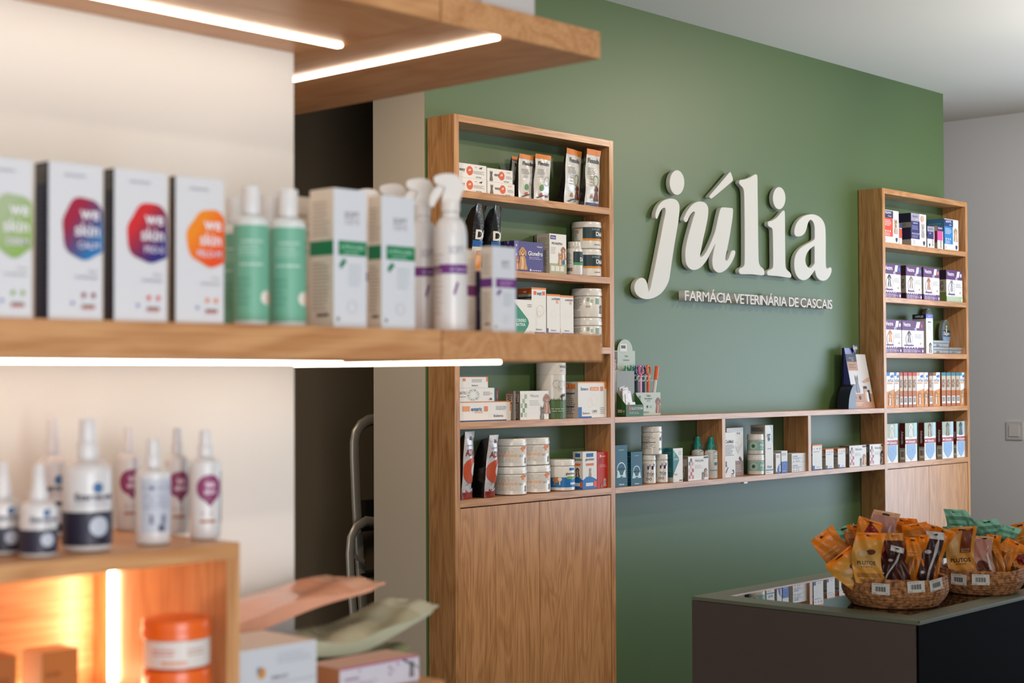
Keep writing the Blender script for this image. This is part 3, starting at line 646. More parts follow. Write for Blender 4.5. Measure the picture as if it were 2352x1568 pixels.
# shelf D ---------------------------------------------------------
hb1 = hY(1110, 922.5, ITM).z-D_
carton(1030, 1174.5, 0, D_, 4.285, .1, WH, [('R', 0, .96, 1, 1, OR), ('R', .94, .5, 1, .96, OR), ('R', 0, 0, .88, .05, '#1d4f8a'), ('R', .14, .52, .26, .78, '#e89a5a'), ('T', .28, .62, .2, 'enteric', '#1f5a94', 'l', .28, .025), ('T', .34, .46, .08, 'ADVANCED', '#e89a5a', 'l', .2), ('R', .5, .5, .56, .76, '#e0813a'), ('L', .7, .56, .92, .78, 3, GY), ('T', .66, .26, .13, 'Bioiberica', '#4d5a7c', 'l', .2), ('O', .6, .3, .1, .09, '#eadccb')], label='long flat white box with orange trim, at the bottom of the stack', h=hb1, tcol='#d97a2c')
hb2 = hY(1090, 891.5, ITM).z-D_-hb1
rays = [('P', [(.47+.055*cos(a)*(1 if i % 2 else 1.5), .5+.2*sin(a)*(1 if i % 2 else 1.5)), (.47+.15*cos(a+.1), .5+.42*sin(a+.1)), (.47+.15*cos(a+.22), .5+.42*sin(a+.22))], ['#223a4a', '#5f8f9c', '#8fb4bd'][i % 3]) for i, a in enumerate([q*2*pi/18 for q in range(18)])]
carton(1030, 1131.5, 0, D_+hb1+.0005, 4.285, .1, WH, [('T', .13, .64, .2, 'BIOTIC', '#8c3a3a', 'l', .18), ('L', .14, .3, .3, .45, 1, GY), ('L', .72, .45, .96, .75, 3, GY)]+rays+[('P', [(.86, .12), (.9, .3), (.94, .12)], '#3b3838')], tcol='#d6d1c6', label='white box with a burst of dark blue dashes, middle of the stack', h=hb2)
carton(1132.3, 1134.6, 0, D_+hb1+.0005, 4.285, .1, '#2a6a6a', [], label='thin dark teal carton edge-on beside the box with dashes', h=hb2-.001)
carton(1135.2, 1140.5, 0, D_+hb1+.0005, 4.285, .1, '#6a1420', [('T', .5, .5, .3, 'PROBIOTIC', '#d8b8b0', 'c', .7, .01, 90)], label='thin dark red carton edge-on beside the box with dashes', h=hb2-.001)
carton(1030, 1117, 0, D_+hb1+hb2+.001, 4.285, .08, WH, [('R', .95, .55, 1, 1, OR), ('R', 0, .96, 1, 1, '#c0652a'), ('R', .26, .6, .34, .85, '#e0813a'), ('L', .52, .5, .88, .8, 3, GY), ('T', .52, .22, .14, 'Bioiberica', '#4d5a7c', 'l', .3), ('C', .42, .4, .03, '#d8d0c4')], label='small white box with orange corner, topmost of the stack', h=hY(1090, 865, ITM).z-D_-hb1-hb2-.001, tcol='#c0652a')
sq = [('R', .02+.07*i, .1+.16*j, .09+.07*i, .25+.16*j, ['#7f9c6a', '#c9cfc0', '#55723f', '#dfe0da', '#a8b598'][(i*3+j*2) % 5]) for i in range(3) for j in range(5) if (i+j) % 2 == 0]
tp = [('R', .12, .62, .46, .9, '#b3a79a'), ('T', .3, .76, .16, 'WE', '#3c342c', 'c', .3, .01, 90), ('T', .3, .3, .2, 'Wecuts', '#cfc6ba', 'c', .5, .01, 90)]
tw = [('R', .12, .62, .88, .9, '#b3a79a'), ('T', .5, .76, .5, 'WE', '#3c342c', 'c', .25, .01, 90), ('T', .5, .3, .5, 'Wecuts', '#cfc6ba', 'c', .5, .01, 90)]
carton(1179.5, 1184.5, 898, D_, ITM+.001, .045, '#75685a', [], left=tw, lcol='#75685a', label='slim taupe-sided carton, left of the box with kitten and puppy', rot=0)
carton(1194.5, 1260, 897.5, D_, ITM, .05, WH, sq+[('T', .35, .84, .1, 'Wecuts', '#b9b4ac', 'l', .4), ('L', .34, .5, .7, .7, 3, '#cfcac2'), ('DOG', .93, .2, .8, '#a8765e', '#c9a08a'), ('CAT', .76, 0, .52, '#6b6058', '#a89a8c')], left=tw, lcol='#75685a', label='white box with kitten and puppy pictures on the shelf above the tubs')
grass = [('P', [(i/26, .33), ((i+.5)/26, .355+.01*(i % 3)), ((i+1)/26, .33)], '#4f6b3a') for i in range(26)]
jar(1231, 1299.5, 833, D_, 4.325, 'cardboard_tube', 'tall white cardboard tube with green foot and line-drawn dog', cat='tube', kind='tube', lid_h=.215, body='#dcd6cc', lid='#dcd6cc', items=[('R', 0, 0, 1, .335, '#4f6b3a')]+grass+[('O', .62, .62, .07, .066, '#7a746c'), ('O', .74, .60, .075, .071, '#7a746c'), ('O', .86, .63, .05, .046, '#7a746c'), ('O', .69, .52, .03, .026, '#7a746c'), ('C', .75, .4, .035, '#3a3430'), ('C', .81, .42, .03, '#3a3430'), ('C', .79, .36, .035, '#c9c2b6'), ('R', .3, .26, .36, .3, '#7f9c6a'), ('L', .4, .12, .9, .2, 2, '#aebd9c'), ('T', .83, .93, .05, 'WeBoto', '#55504a', 'c', .35), ('L', .7, .85, .86, .88, 1, '#b9b4ac')])
carton(1327.5, 1393, 876, D_, ITM, .1, WH, [('R', 0, .965, 1, 1, OR), ('R', .93, .8, 1, .965, OR), ('T', .1, .8, .085, 'Entero', '#1f5a94', 'l', .3, .02), ('R', .42, .75, .72, .85, '#ec8a4a'), ('T', .57, .8, .07, 'chronic', '#f2d8c0', 'c', .26), ('R', .78, .74, .88, .86, '#e0813a'), ('O', .42, .4, .12, .115, '#ecd9b8'), ('O', .55, .5, .15, .145, '#ecd9c8'), ('P', [(0, 0), (0, .3), (.12, .3), (.12, .04), (.46, .04), (.46, 0)], BL), ('T', .16, .13, .055, 'Bioiberica', '#5c5f72', 'l', .28), ('BC', .5, .12, .66, .22), ('L', .78, .1, .94, .3, 4, '#9a9490')],
       left=[('R', .0, .8, .55, .95, '#d96a24'), ('T', .3, .88, .07, 'ERO', WH, 'c', .4), ('R', .6, .8, .85, .93, '#d96a24'), ('L', .1, .1, .85, .72, 12, '#6d6860'), ('R', .1, .66, .8, .68, '#23304e'), ('R', .1, .3, .8, .32, '#23304e')], lcol='#b9b1a4', tcol='#3a2418', label='large white box with orange top edge and blue corner, right end of its shelf')
# shelf E ---------------------------------------------------------
adv = [('R', 0, .9, 1, 1, '#c9c6c8'), ('P', [(.38, .88), (.42, .94), (.5, .92), (.58, .94), (.6, .87)], '#2b2522'), ('T', .5, .69, .1, 'ADVA', '#8a2a20', 'c', .85, .02), ('L', .15, .78, .8, .82, 1, GY), ('C', .55, .42, .19, '#c4502c', .9), ('C', .68, .44, .1, '#d8d2d0', .75), ('L', .2, .2, .5, .25, 2, '#b08a80'), ('R', 0, 0, 1, .14, '#8a2418'), ('P', [(0, .14), (.3, .18), (.6, .14), (1, .17), (1, .1), (0, .1)], '#c9c2c4')]
kibble(1058, 1082, 991, E_, 4.285, 14, 'white and red foil bag, left one against the side panel', .075, .06, adv, '#cdc9cc', '#0e0a09', 13, curl=-.012)
kibble(1100, 1143, 999, E_, 4.275, 12, 'white and red foil bag, right one leaning beside the white tubs', .07, .09, adv, '#cdc9cc', '#0b0908', 14, curl=-.02, pw=.4)
tub = [('R', .08, .44, .9, .70, '#dcd5ca'), ('R', .1, .16, .72, .44, '#ded6ca'), ('R', .1, .36, .66, .46, '#e2b79c'), ('L', .12, .48, .6, .68, 5, '#bdb4a8'), ('L', .12, .18, .6, .34, 4, '#c9c0b4'), ('R', .72, .62, .84, .68, '#e8802c'), ('R', .75, .54, .81, .74, '#e8802c'), ('R', .82, .64, .88, .72, '#c9642a'), ('L', .68, .36, .8, .44, 2, '#8d877e'), ('CAT', .86, .12, .24, '#7a7068', '#a89c90')]
he = .1135
for i, (a, c) in enumerate(((1127, 1205.5), (1199, 1257))):
    for j in range(2):
        Yc = 4.325 if i == 0 else 4.332
        aa, cc = ((1128, 1205), (1202+(-4 if j == 0 else -6), 1258+(1 if j == 0 else -1)))[i]
        if i == 1: aa = cc-75
        jar(aa, cc, 0, E_+j*(he+.0005), Yc, 'supplement_tub', 'white tub with orange cross label, %s of the %s pair' % (('lower', 'upper')[j], ('left', 'right')[i]), cat='tub', items=tub, h=he, lid_h=.25, group='white tubs with orange crosses')
jar(1259, 1320.5, 1054.5, E_, 4.310, 'supplement_jar', 'white jar with blue foot and running dog, in front of the white and blue box', lid_h=.2, items=[('R', 0, .12, 1, .44, '#1b72b8'), ('P', [(0, .42), (.2, .52), (.4, .42)], '#e4dfd6'), ('P', [(.6, .42), (.8, .36), (1, .46), (1, .40)], '#e4dfd6'), ('R', .02, .2, .14, .62, WH), ('L', .03, .24, .13, .6, 7, '#6d6860'), ('R', .7, .66, .88, .74, '#1b62a8'), ('T', .6, .55, .1, 'glandulex', '#34384a', 'l', .36, .015), ('R', .64, .38, .92, .47, '#7fae5a'), ('C', .38, .36, .09, '#b87a4a', 1.8), ('C', .46, .38, .06, '#e8dcc8', 1.1), ('P', [(.3, .2), (.33, .34), (.36, .34), (.34, .2)], '#b87a4a'), ('P', [(.44, .2), (.44, .32), (.47, .32), (.47, .2)], '#e0cdb4'), ('R', .72, .2, .92, .27, '#dfe6ec')])
gl = [('R', 0, 0, 1, .25, '#1b72b8'), ('P', [(0, .24), (.25, .33), (.5, .34), (.75, .3), (1, .24)], '#1b72b8'), ('R', .25, .86, .75, .96, '#1b62a8'), ('T', .5, .79, .09, 'glandulex', '#3c3634', 'c', .84, .015), ('R', .22, .63, .78, .69, '#e8702c'), ('R', .76, .05, .98, .2, '#e8602c'), ('R', .2, .08, .72, .17, '#dfe6ec')]
carton(1338.5, 1370.5, 1037, E_, ITM, .055, WH, gl+[('CAT', .52, .33, .27, '#b8a490', '#8a7460')], left=gl+[('DOG', .5, .33, .28, '#6b3c26', '#e0d2c0')], lcol='#dcd5ca', label='white and blue box with a Siamese cat, beside the red box')
carton(1371.5, 1399, 1037.5, E_, ITM, .06, '#c83222', [('T', .3, .74, .17, 'JT', '#8f1c14', 'c', .5, .04), ('L', .25, .58, .9, .66, 2, '#e8b0a4'), ('R', .25, .86, .36, .92, '#efe8e0'), ('L', .4, .86, .9, .91, 1, '#efe8e0'), ('DOG', .7, .04, .26, '#cbc4ba', '#8a8078'), ('DOG', .4, .02, .14, '#6b625a', '#cbc4ba')], label='bright red upright box with dogs, right end of the lowest open shelf')

# ================================================================== goods on the long shelf
LT, LL = 1.485, 1.180; YL_ = 4.266
con = [('R', 0, 0, 1, 1, '#0f5468'), ('O', .5, .42, .17, .145, '#cfe4e6'), ('P', [(.12, .22), (.2, .42), (.34, .34), (.42, .22)], '#cfe4e6'), ('P', [(.88, .22), (.8, .42), (.66, .34), (.58, .22)], '#cfe4e6'), ('T', .5, .42, .05, 'CONECTA', '#0d2b36', 'c', .8, .02), ('T', .5, .88, .035, 'Hydraflexible', '#bfe0e6', 'c', .55), ('T', .5, .06, .045, 'Vetnova', '#e4f0f0', 'c', .45, .02), ('O', .5, .42, .21, .205, '#4f9fae')]
carton(1413, 1440.5, 1021.8, LL, YL_, .045, '#0f5468', con, tcol='#0b3644', label='tall teal box with pale hands symbol, against the left shelving unit')
carton(1449, 1475, 1037, LL, YL_, .045, '#0f5468', con, left=[('L', .1, .1, .9, .9, 12, '#4a8896')], lcol='#0c3d4c', tcol='#0b3644', label='shorter teal box with pale hands symbol, second from the left')
wj = [('R', .1, .52, .26, .60, '#cfc4cf'), ('R', .42, .5, .5, .62, '#4a3a5c'), ('R', .5, .58, .58, .68, '#a99ab8'), ('R', .62, .5, .72, .62, '#3c2f4c'), ('R', .72, .6, .8, .7, '#8a7a9c'), ('T', .4, .36, .09, 'WeCare', '#4a4550', 'l', .35), ('L', .4, .26, .8, .32, 1, GY), ('O', .42, .17, .045, .03, '#6a2c30'), ('O', .56, .17, .045, .03, '#2b2826'), ('L', .04, .2, .3, .5, 5, '#a8a29a')]
for k, (a, c, pt, lab) in enumerate(((1468, 1499, 1045, 'small white jar with purple squares, left one under the big jar'), (1497, 1526.5, 1043, 'small white jar with purple squares, right one under the big jar'))):
    j = jar(a, c, 0, LL, 4.305, 'supplement_jar', lab, items=wj, lid_h=.2, h=.128)
jar(1466, 1513.5, 0, LL+.129, 4.305, 'supplement_jar', 'big white jar balanced on two smaller jars of the long shelf', items=[('L', .05, .2, .62, .66, 10, '#8d877e'), ('R', .05, .43, .62, .455, '#5a544c'), ('R', .78, .5, .88, .62, '#4a3a5c'), ('R', .86, .58, .94, .68, '#a99ab8'), ('O', .78, .2, .04, .025, '#2b2826'), ('O', .88, .2, .04, .025, '#2b2826')], lid_h=.2, h=.127)
carton(1546, 1568, 1029, LL, YL_, .085, WH, [('P', [(0, .95), (.12, .93), (.58, .72), (.62, .66), (.58, .6), (0, .2)], '#2f7f84'), ('P', [(0, .95), (.12, .93), (.3, .85), (0, .7)], '#5fae9c'), ('T', .3, .68, .05, 'CONDRO', '#e8f0ea', 'c', .5), ('R', .1, .04, .4, .1, '#e8e4da'), ('L', .55, .8, .9, .92, 3, '#9fa6c0'), ('L', .1, .2, .5, .26, 2, '#3a3634'), ('R', .62, .03, .95, .06, '#2b2826')],
       left=[('P', [(0, 1), (1, 1), (1, .15), (.1, .1), (0, .12)], '#1d5a60'), ('L', .15, .3, .9, .9, 12, '#5f9a9c'), ('O', .3, .08, .04, .03, '#6d6860')], lcol='#b9b1a4', tcol='#3a8a86', label='white box with teal arrow printed around its corner, on the long shelf')
carton(1519, 1528, 1028.5, LL, 4.31, .03, '#1d5a60', [], label='thin dark teal carton hidden behind the box with the teal arrow')
sqr = [('R', .03+.08*i, .08+.14*j, .11+.08*i, .22+.14*j, ['#c9546a', '#e8b9b4', '#6d5c64', '#d8d2ce', '#b98a92'][(i*2+j*3) % 5]) for i in range(3) for j in range(6) if (i+j) % 2 == 0]
def wecare(px0, px1, pt, lab, animals, lcol='#75685a'):
    return carton(px0, px1, pt, LL, YL_, .06, WH, sqr+[('T', .34, .82, .1, 'WeCardio', '#77727a', 'l', .5), ('L', .34, .5, .7, .66, 3, '#cfcac2'), ('R', .78, .9, .98, .97, '#3b2c2c')]+animals, left=[('R', .1, .62, .9, .9, '#b3a79a'), ('T', .5, .4, .4, 'WeCardio', '#cfc6ba', 'c', .6, .01, 90)], lcol=lcol, tcol='#9c7a74', label=lab)
wecare(1580.5, 1627, 1047, 'white box with red squares, puppy and kitten, in front of a spray bottle', [('DOG', .86, .12, .42, '#8a4a2c', '#e8d8c8'), ('CAT', .72, .02, .36, '#4c443e', '#cfc6ba')])
TEALP = '#1f9a8c'
sb = [('T', .62, .76, .07, 'SOFT', '#4f6a72', 'l', .3, .01), ('R', .4, .60, .95, .605, '#8fb9bd'), ('L', .6, .62, .9, .70, 1, '#8fb9bd'), ('L', .62, .48, .92, .58, 2, '#7fbab4'), ('C', .74, .36, .04, '#4f8f9c', 1.3), ('L', .45, .18, .95, .24, 1, '#5fae9c')]
def spray(px0, px1, pt, Y, lab, z=LL):
    return bottle(px0, px1, pt, z, Y, 'spray_bottle', lab, .62, .70, .62, items=sb, cap=TEALP, kind='pump', tipr=.62)
spray(1588, 1616.5, 1002.5, 4.345, 'white spray bottle with teal cap, the rear one behind a white box')
spray(1617.5, 1648.5, 1003.5, 4.300, 'white spray bottle with teal cap, the front one near the first divider')
# section 2
carton(1669, 1707, 982, LL, 4.315, .05, WH, [('T', .7, .88, .045, 'WeII', '#77727a', 'c', .4), ('O', .55, .62, .09, .085, '#c9c6c2'), ('O', .72, .56, .05, .045, '#c9c6c2'), ('P', [(.45, .66), (.6, .6), (.8, .62), (.95, .68), (.8, .52), (.7, .46), (.58, .54)], '#d3d0cc'), ('R', .0, 0, 1, .31, '#8a7468'), ('C', .78, .36, .035, '#3c3444'), ('C', .84, .33, .03, '#3c3444'), ('L', .5, .08, .9, .24, 4, '#c9b9ac')], lcol='#b9b1a4', tcol='#b9b1a4', label='tall white box with taupe foot, behind the malt paste box')
carton(1664, 1688.5, 993, LL, YL_, .04, WH, [('T', .06, .8, .075, 'CatMalt', '#4a4048', 'l', .88, .02), ('L', .04, .48, .92, .74, 8, '#5a5660'), ('CAT', .14, .24, .14, '#3c2030', '#3c2030'), ('P', [(.08, .12), (.14, .1), (.34, .22), (.3, .24)], '#2b3a5c'), ('P', [(.72, .17), (.86, .16), (.88, .1), (.8, .06), (.62, .06), (.62, .08), (.8, .09), (.82, .13), (.72, .14)], '#1c1a20'), ('T', .72, .03, .03, 'Dechra', '#2b2826', 'c', .5)], label='tall white paste box with black lettering, right of the first divider')
aj = [('R', .08, .2, .99, .66, '#9fc2b4'), ('C', .42, .42, .2, '#b9d4c4', 1), ('C', .42, .42, .09, '#2f6a54'), ('R', .66, .2, .99, .66, '#7fb4a6'), ('T', .67, .48, .16, 'Aste', '#e6efe9', 'l', .3, .02), ('L', .68, .26, .95, .36, 2, '#cfe0d8')]
ha = hY(1726, 1044, 4.30).z-LL
jar(1707.5, 1745.5, 0, LL, 4.30, 'cream_jar', 'white cream jar with pale green label, lower of the stacked two', items=aj, lid_h=.3, h=ha, lidr=1.02, group='stacked cream jars')
jar(1707.5, 1745, 0, LL+ha+.0008, 4.30, 'cream_jar', 'white cream jar with pale green label, upper of the stacked two', items=aj, lid_h=.3, h=ha, lidr=1.02, group='stacked cream jars')
carton(1757.5, 1775.5, 976, LL, YL_, .085, WH, [('P', [(.62, 1), (1, 1), (1, .6), (.8, .72), (.9, .86)], '#b9cdd4'), ('C', .45, .73, .06, '#5f8294', .8), ('C', .48, .72, .035, '#12181f'), ('C', .54, .745, .01, '#f2f2f2'), ('P', [(.12, .74), (.3, .82), (.7, .82), (.62, .79), (.3, .79)], '#26323a'), ('T', .5, .52, .02, 'oo ooo', '#4a4a52', 'c', .7), ('T', .5, .145, .065, 'Ocryl', '#1f5f80', 'c', .85, .015), ('R', .04, .075, 1, .095, '#1f7f9c'), ('L', .1, .03, .6, .05, 1, '#4a4a52')],
       left=[('R', .05, .86, .9, .96, '#8a8a84'), ('L', .1, .88, .85, .95, 2, '#3a3a38'), ('C', .25, .78, .03, '#2b2826', 2), ('C', .7, .78, .035, '#2b2826', 1.5), ('C', .7, .78, .015, WH), ('L', .05, .1, .92, .7, 18, '#8d877e')], lcol='#b9b1a4', tcol='#c6c0b4', label='tall white box with a large printed eye, on the long shelf')
lu = [('L', .1, .78, .9, .92, 2, '#77727a'), ('P', [(.25, 0), (.3, .25), (.6, .42), (.75, .42), (.75, 0)], '#2f5fae'), ('R', 0, 0, 1, .08, '#1f4f9c'), ('C', .82, .45, .03, '#26323a')]
carton(1782, 1793, 1041, LL, YL_, .05, WH, lu, left=[('L', .1, .2, .9, .9, 8, '#8d877e')], lcol='#b9b1a4', label='slim white and blue box right of the printed eye box')
carton(1794.8, 1808.5, 1035, LL, YL_, .05, WH, [('R', 0, 0, 1, .52, '#2a5cae'), ('O', .5, .3, .12, .105, '#7f9fd4'), ('L', .15, .06, .85, .12, 1, '#cfd8ee'), ('L', .1, .8, .8, .92, 2, '#77727a')], left=[('R', 0, 0, 1, .52, '#1f4684')], lcol='#b9b1a4', label='slim box with white top half and blue lower half')
hl = hY(1830, 1062.5, YL_).z-LL
for k, lab in enumerate(('flat white box with faint oval, lower of the stacked two', 'flat white box with faint oval, upper of the stacked two')):
    carton(1809.3, 1851.5, 0, LL+k*(hl+.0008), YL_, .06, WH, [('C', .5, .5, .4, '#e1dfdb', 2.4), ('T', .05, .72, .2, 'Lubrithal', '#8a93b8', 'l', .32, .01), ('L', .05, .36, .55, .58, 2, '#77727a'), ('T', .08, .14, .14, 'm', '#2b2826', 'l', .05), ('C', .24, .16, .07, '#26324c', .8), ('C', .32, .16, .07, '#26324c', .5), ('C', .38, .16, .07, '#26324c', .5), ('P', [(.9, .42), (.95, .42), (.96, .26), (.9, .14), (.86, .14), (.92, .26), (.9, .36)], '#1c1a20')], lcol='#cfc9be', h=hl, label=lab)
# section 3
vb = [('R', 0, .95, 1, 1, OR), ('T', .1, .84, .05, 'hepa', '#d8602a', 'l', .3), ('T', .42, .84, .05, 'vet', '#23407c', 'l', .25, .02), ('R', .74, .8, .9, .88, '#eca87a'), ('L', .1, .7, .8, .76, 1, '#8a93b8'), ('O', .5, .4, .12, .115, '#efe4da'), ('P', [(0, 0), (0, .18), (.22, .18), (.22, .04), (.92, .04), (.92, 0)], '#1d4f8a'), ('T', .6, .12, .045, 'Bioiberica', '#8a93b8', 'c', .5)]
vl = [('R', 0, .78, 1, .95, '#c4622a'), ('R', .2, .8, .8, .9, '#e8a070'), ('R', 0, .58, 1, .62, '#1d1a18'), ('L', .05, .1, .95, .5, 6, '#77706a')]
carton(1866, 1888, 1020.7, LL, YL_, .06, WH, vb, left=vl, lcol='#b9b1a4', tcol='#c86a24', label='tallest of the three white boxes with orange tops on the long shelf')
carton(1896.5, 1914.6, 1030, LL, YL_, .05, WH, vb, left=vl, lcol='#b9b1a4', tcol='#c86a24', label='middle of the three white boxes with orange tops on the long shelf')
carton(1924.5, 1941.8, 1028.5, LL, YL_, .055, WH, vb, left=vl, lcol='#b9b1a4', tcol='#c86a24', label='rightmost of the three white boxes with orange tops on the long shelf')
wecare(1951, 1989.6, 1022.5, 'white box with red squares, golden dog and grey cat', [('DOG', .88, .06, .6, '#c8803a', '#e8c89a'), ('CAT', .68, .02, .44, '#6c645c', '#b9b0a4')])
wecare(1997.5, 2031.5, 1019.5, 'white box with red squares and a black and white dog, beside the right unit', [('DOG', .82, .02, .74, '#1f1c1c', '#d8cfc8')])

# ---- displays standing on the long shelf
t = thing('counter_display', 'pale green card display of tablet introducers with coloured ring handles', 'display', (hY(1490, 950, 4.312).x, 4.312, LT+.0008))
o0 = t.location.copy()
def loc(px, py, Y): v = hY(px, py, Y)-o0; return v
PALE = '#b7c2b4'
xa = loc(1461.5, 930, 4.312).x; xb = loc(1517, 930, 4.312).x; zt = loc(1490, 901, 4.312).z
b = B(); w_ = xb-xa
b.box(xa, xb, 0, .002, 0, zt, P(PALE)); b.box(xb-.002, xb, .002,   .075, 0, zt, P('#6a4a34')); b.box(xa, xa+.002, .002,   .075, 0, zt, P(PALE)); b.box(xa, xb, .002,   .075, 0, .002, P(PALE))
b.decal(lambda a, b_, e: (xa+a, -e, b_), w_, zt, [('T', .5, .86, .09, 'Tablet', '#4a5048', 'c', .4), ('T', .5, .74, .09, 'introducer', '#4a5048', 'c', .5), ('T', .5, .63, .07, 'Soft Tip', '#4a5048', 'c', .3), ('DOG', .9, .1, .78, '#8a5030', '#b88a6a'), ('CAT', .14, .5, .42, '#7a706a', '#c4b8ae'), ('T', .36, .14, .08, 'VETINNOV', '#6d766c', 'c', .5), ('C', .45, .38, .06, '#1f2b24'), ('L', .55, .32, .65, .44, 3, '#7a847a')], e0=.0005)
b.build('tray', t, smooth=False)
cx0 = loc(1408, 900, 4.388).x; cx1 = loc(1459, 900, 4.388).x; zc0 = loc(1430, 805, 4.388).z; zc1 = loc(1430, 779, 4.388).z
b = B(); pts = [(cx0, 0), (cx1+.06, 0), (cx1, zc0*.55), (cx1, zc0)]
m_ = (cx0+cx1)/2+.0; rw = (cx1-cx0)*.34
pts += [(m_+rw+.008, zc0)]+[(m_+rw*cos(a)+.008, zc0+(zc1-zc0)*sin(a)) for a in [pi*q/12 for q in range(1, 12)]]+[(m_-rw+.008, zc0), (cx0, zc0)]
b.prism(pts, .0755, .078, P(PALE))
b.decal(lambda a, b_, e: (cx0+a, .0755-e, b_), cx1-cx0, zc1, [('R', .08, .68, .2, .84, '#6a4c44'), ('T', .6, .78, .022, 'Tablet', '#4a5048', 'c', .4), ('T', .6, .73, .022, 'introducer', '#4a5048', 'c', .5), ('R', .3, .84, .62, .94, '#e3dfda'), ('R', .36, .88, .56, .92, '#4a4a4a'), ('DOG', .1, .6, .2, '#5c4038', '#b9a49a')], e0=.0006)
b.build('back_card', t, smooth=False)
def ringpen(px, pyt, pyb, Y, col, rr_, lean=0, ring=True, body='#d8cfd0'):
    b = B(); p0 = loc(px-lean, pyb+60, Y); p0.z = max(.006, p0.z); p1 = loc(px, pyb, Y); p2 = loc(px+lean*.4, pyt, Y); m1 = G(col); m2 = G(body)
    b.tube([p0, p1], .0075, m2, 12); b.tube([p1, p1+(p2-p1)*(.25 if ring else 1)], .006 if ring else .009, m1, 12)
    if ring:
        c = p1+(p2-p1)*.62; R = (p2-p1).length*.36
        b.tube([c+Vector((R*.72*cos(a), 0, R*sin(a))) for a in [2*pi*q/20 for q in range(21)]], .0042, m1, 8)
        for s_ in (-1, 1): b.tube([c+Vector((s_*.006, 0, R*.9)), c+Vector((s_*.010, 0, R*1.25))], .003, m1, 6)
    if ring:
        for s_ in (-1, 1):
            cc = p1+Vector((s_*.016, -.004, -.002)); b.tube([cc+Vector((.012*cos(a), 0, .012*sin(a))) for a in [2*pi*q/14 for q in range(15)]], .002, G('#c9cfc9'), 6)
    return b.build('introducer', t)
for a in ((1439, 842, 868, 4.370, '#3f9a6c', 1, 0, True, '#c9d6cc'), (1452, 841, 866, 4.362, '#2f8f84', 1, 0, True, '#7fb49c'), (1462, 842, 866, 4.370, '#2c3a7c', 1, 0, True, '#2c3a5c'), (1471, 841, 868, 4.335, '#cf5c94', 1, 0, True, '#e0a9c2'), (1478, 842, 868, 4.370, '#2c3a7c', 1, 0, True, '#2c3a5c'), (1489, 840, 868, 4.345, '#e8602a', 1, 0, True, '#e8602a'), (1506, 841, 872, 4.335, '#e8602a', 1, 8, False, '#d9d2cc')):
    ringpen(*a)
t = thing('counter_display', 'green cardboard tray of clear sugar sachets beside the shelving unit', 'display', (hY(1456, 950, 4.257).x, 4.257, LT+.0008)); o0 = t.location.copy()
xa = loc(1437, 940, 4.257).x; xb = loc(1477, 940, 4.257).x; zt = loc(1456, 929, 4.257).z; GRN = '#2c5c2e'
xl = -.052
b = B(); b.box(xa, xb, -.002, 0, 0, zt, P(GRN)); b.box(xa, xb, 0, .05, 0, .002, P(GRN))
b.mesh([(xa, 0, 0), (xa, .05, 0), (xa, .05, zt*2.1), (xa, 0, zt), (xa+.002, 0, 0), (xa+.002, .05, 0), (xa+.002, .05, zt*2.1), (xa+.002, 0, zt)], [(0, 3, 2, 1), (4, 5, 6, 7), (3, 7, 6, 2)], P(GRN))
b.mesh([(xb, 0, 0), (xb, .05, 0), (xb, .05, zt*2.1), (xb, 0, zt)], [(0, 1, 2, 3)], P(GRN))
b.box(xa, xb, .0485, .05, 0, zt*3.9, P('#8c9188'))
b.decal(lambda a, b_, e: (xa+a, -.002-e, b_), xb-xa, zt, [('R', .15, .52, .28, .82, '#c4502c'), ('T', .3, .68, .22, 'GLUCO SUGAR', '#e6e2d8', 'l', .66, .02), ('L', .15, .2, .85, .42, 2, '#a9bf9c')], e0=.0005)
b.decal(lambda a, b_, e: (xa-e, .05-a, b_), .05, zt, [('T', .5, .42, .34, '300 g', '#e6e2d8', 'c', .8, .02)], e0=.0005)
b.build('tray', t, smooth=False)
for k, (dx, dy, h_, c_, ln) in enumerate(((-.022, .035, .115, '#c9bfb4', -12), (-.008, .05, .125, '#c4b3a6', -6), (.006, .03, .10, '#d3cbc2', -14), (.02, .02, .06, '#d9d2ca', 4), (-.03, .06, .13, '#a9a49c', -8), (.018, .06, .11, '#b9ada2', 2))):
    b = B(); b.prism([(-.022, 0), (.022, 0), (.024, h_*.5), (.02, h_), (-.018, h_*.97), (-.024, h_*.45)], -.004, .004, FOIL(c_)); b.build('sachet', t, (dx*.6, .008+dy*.55, .003), (radians(-4), radians(ln*.4), 0))
# leaflet stand at the right end
t = thing('leaflet_stand', 'dark blue leaflet stand with cat leaflets, at the right end of the long shelf', 'leaflet holder', (hY(1985, 935, 4.28).x, 4.28, LT+.0008)); o0 = t.location.copy()
NV = '#14122e'; NV2 = '#3a3a86'
b = B(); ya = 4.28
x0 = loc(1966, 930, 4.28).x; x1 = loc(2017, 930, 4.28).x; zt = loc(1990, 800, 4.35).z
b.mesh([(x0-.01, .0, 0), (x0-.01, .07, 0), (x0-.01, .075, zt), (x0-.01, .062, zt), (x0-.008, 0, 0), (x0-.008, .07, 0), (x0-.008, .075, zt), (x0-.008, .062, zt)], [(0, 3, 2, 1), (4, 5, 6, 7), (0, 4, 7, 3), (3, 7, 6, 2)], G(NV2))
b.box(x0-.01, x0+.105, .068, .075, 0, zt, G(NV2)); b.build('back_plate', t, smooth=False)
b = B(); b.prism([(x0-.075+.075*(1-cos(a)), .13*sin(a)) for a in [pi/2*q/8 for q in range(9)]]+[(x0, 0)], .0, .07, G(NV)); b.build('foot', t)
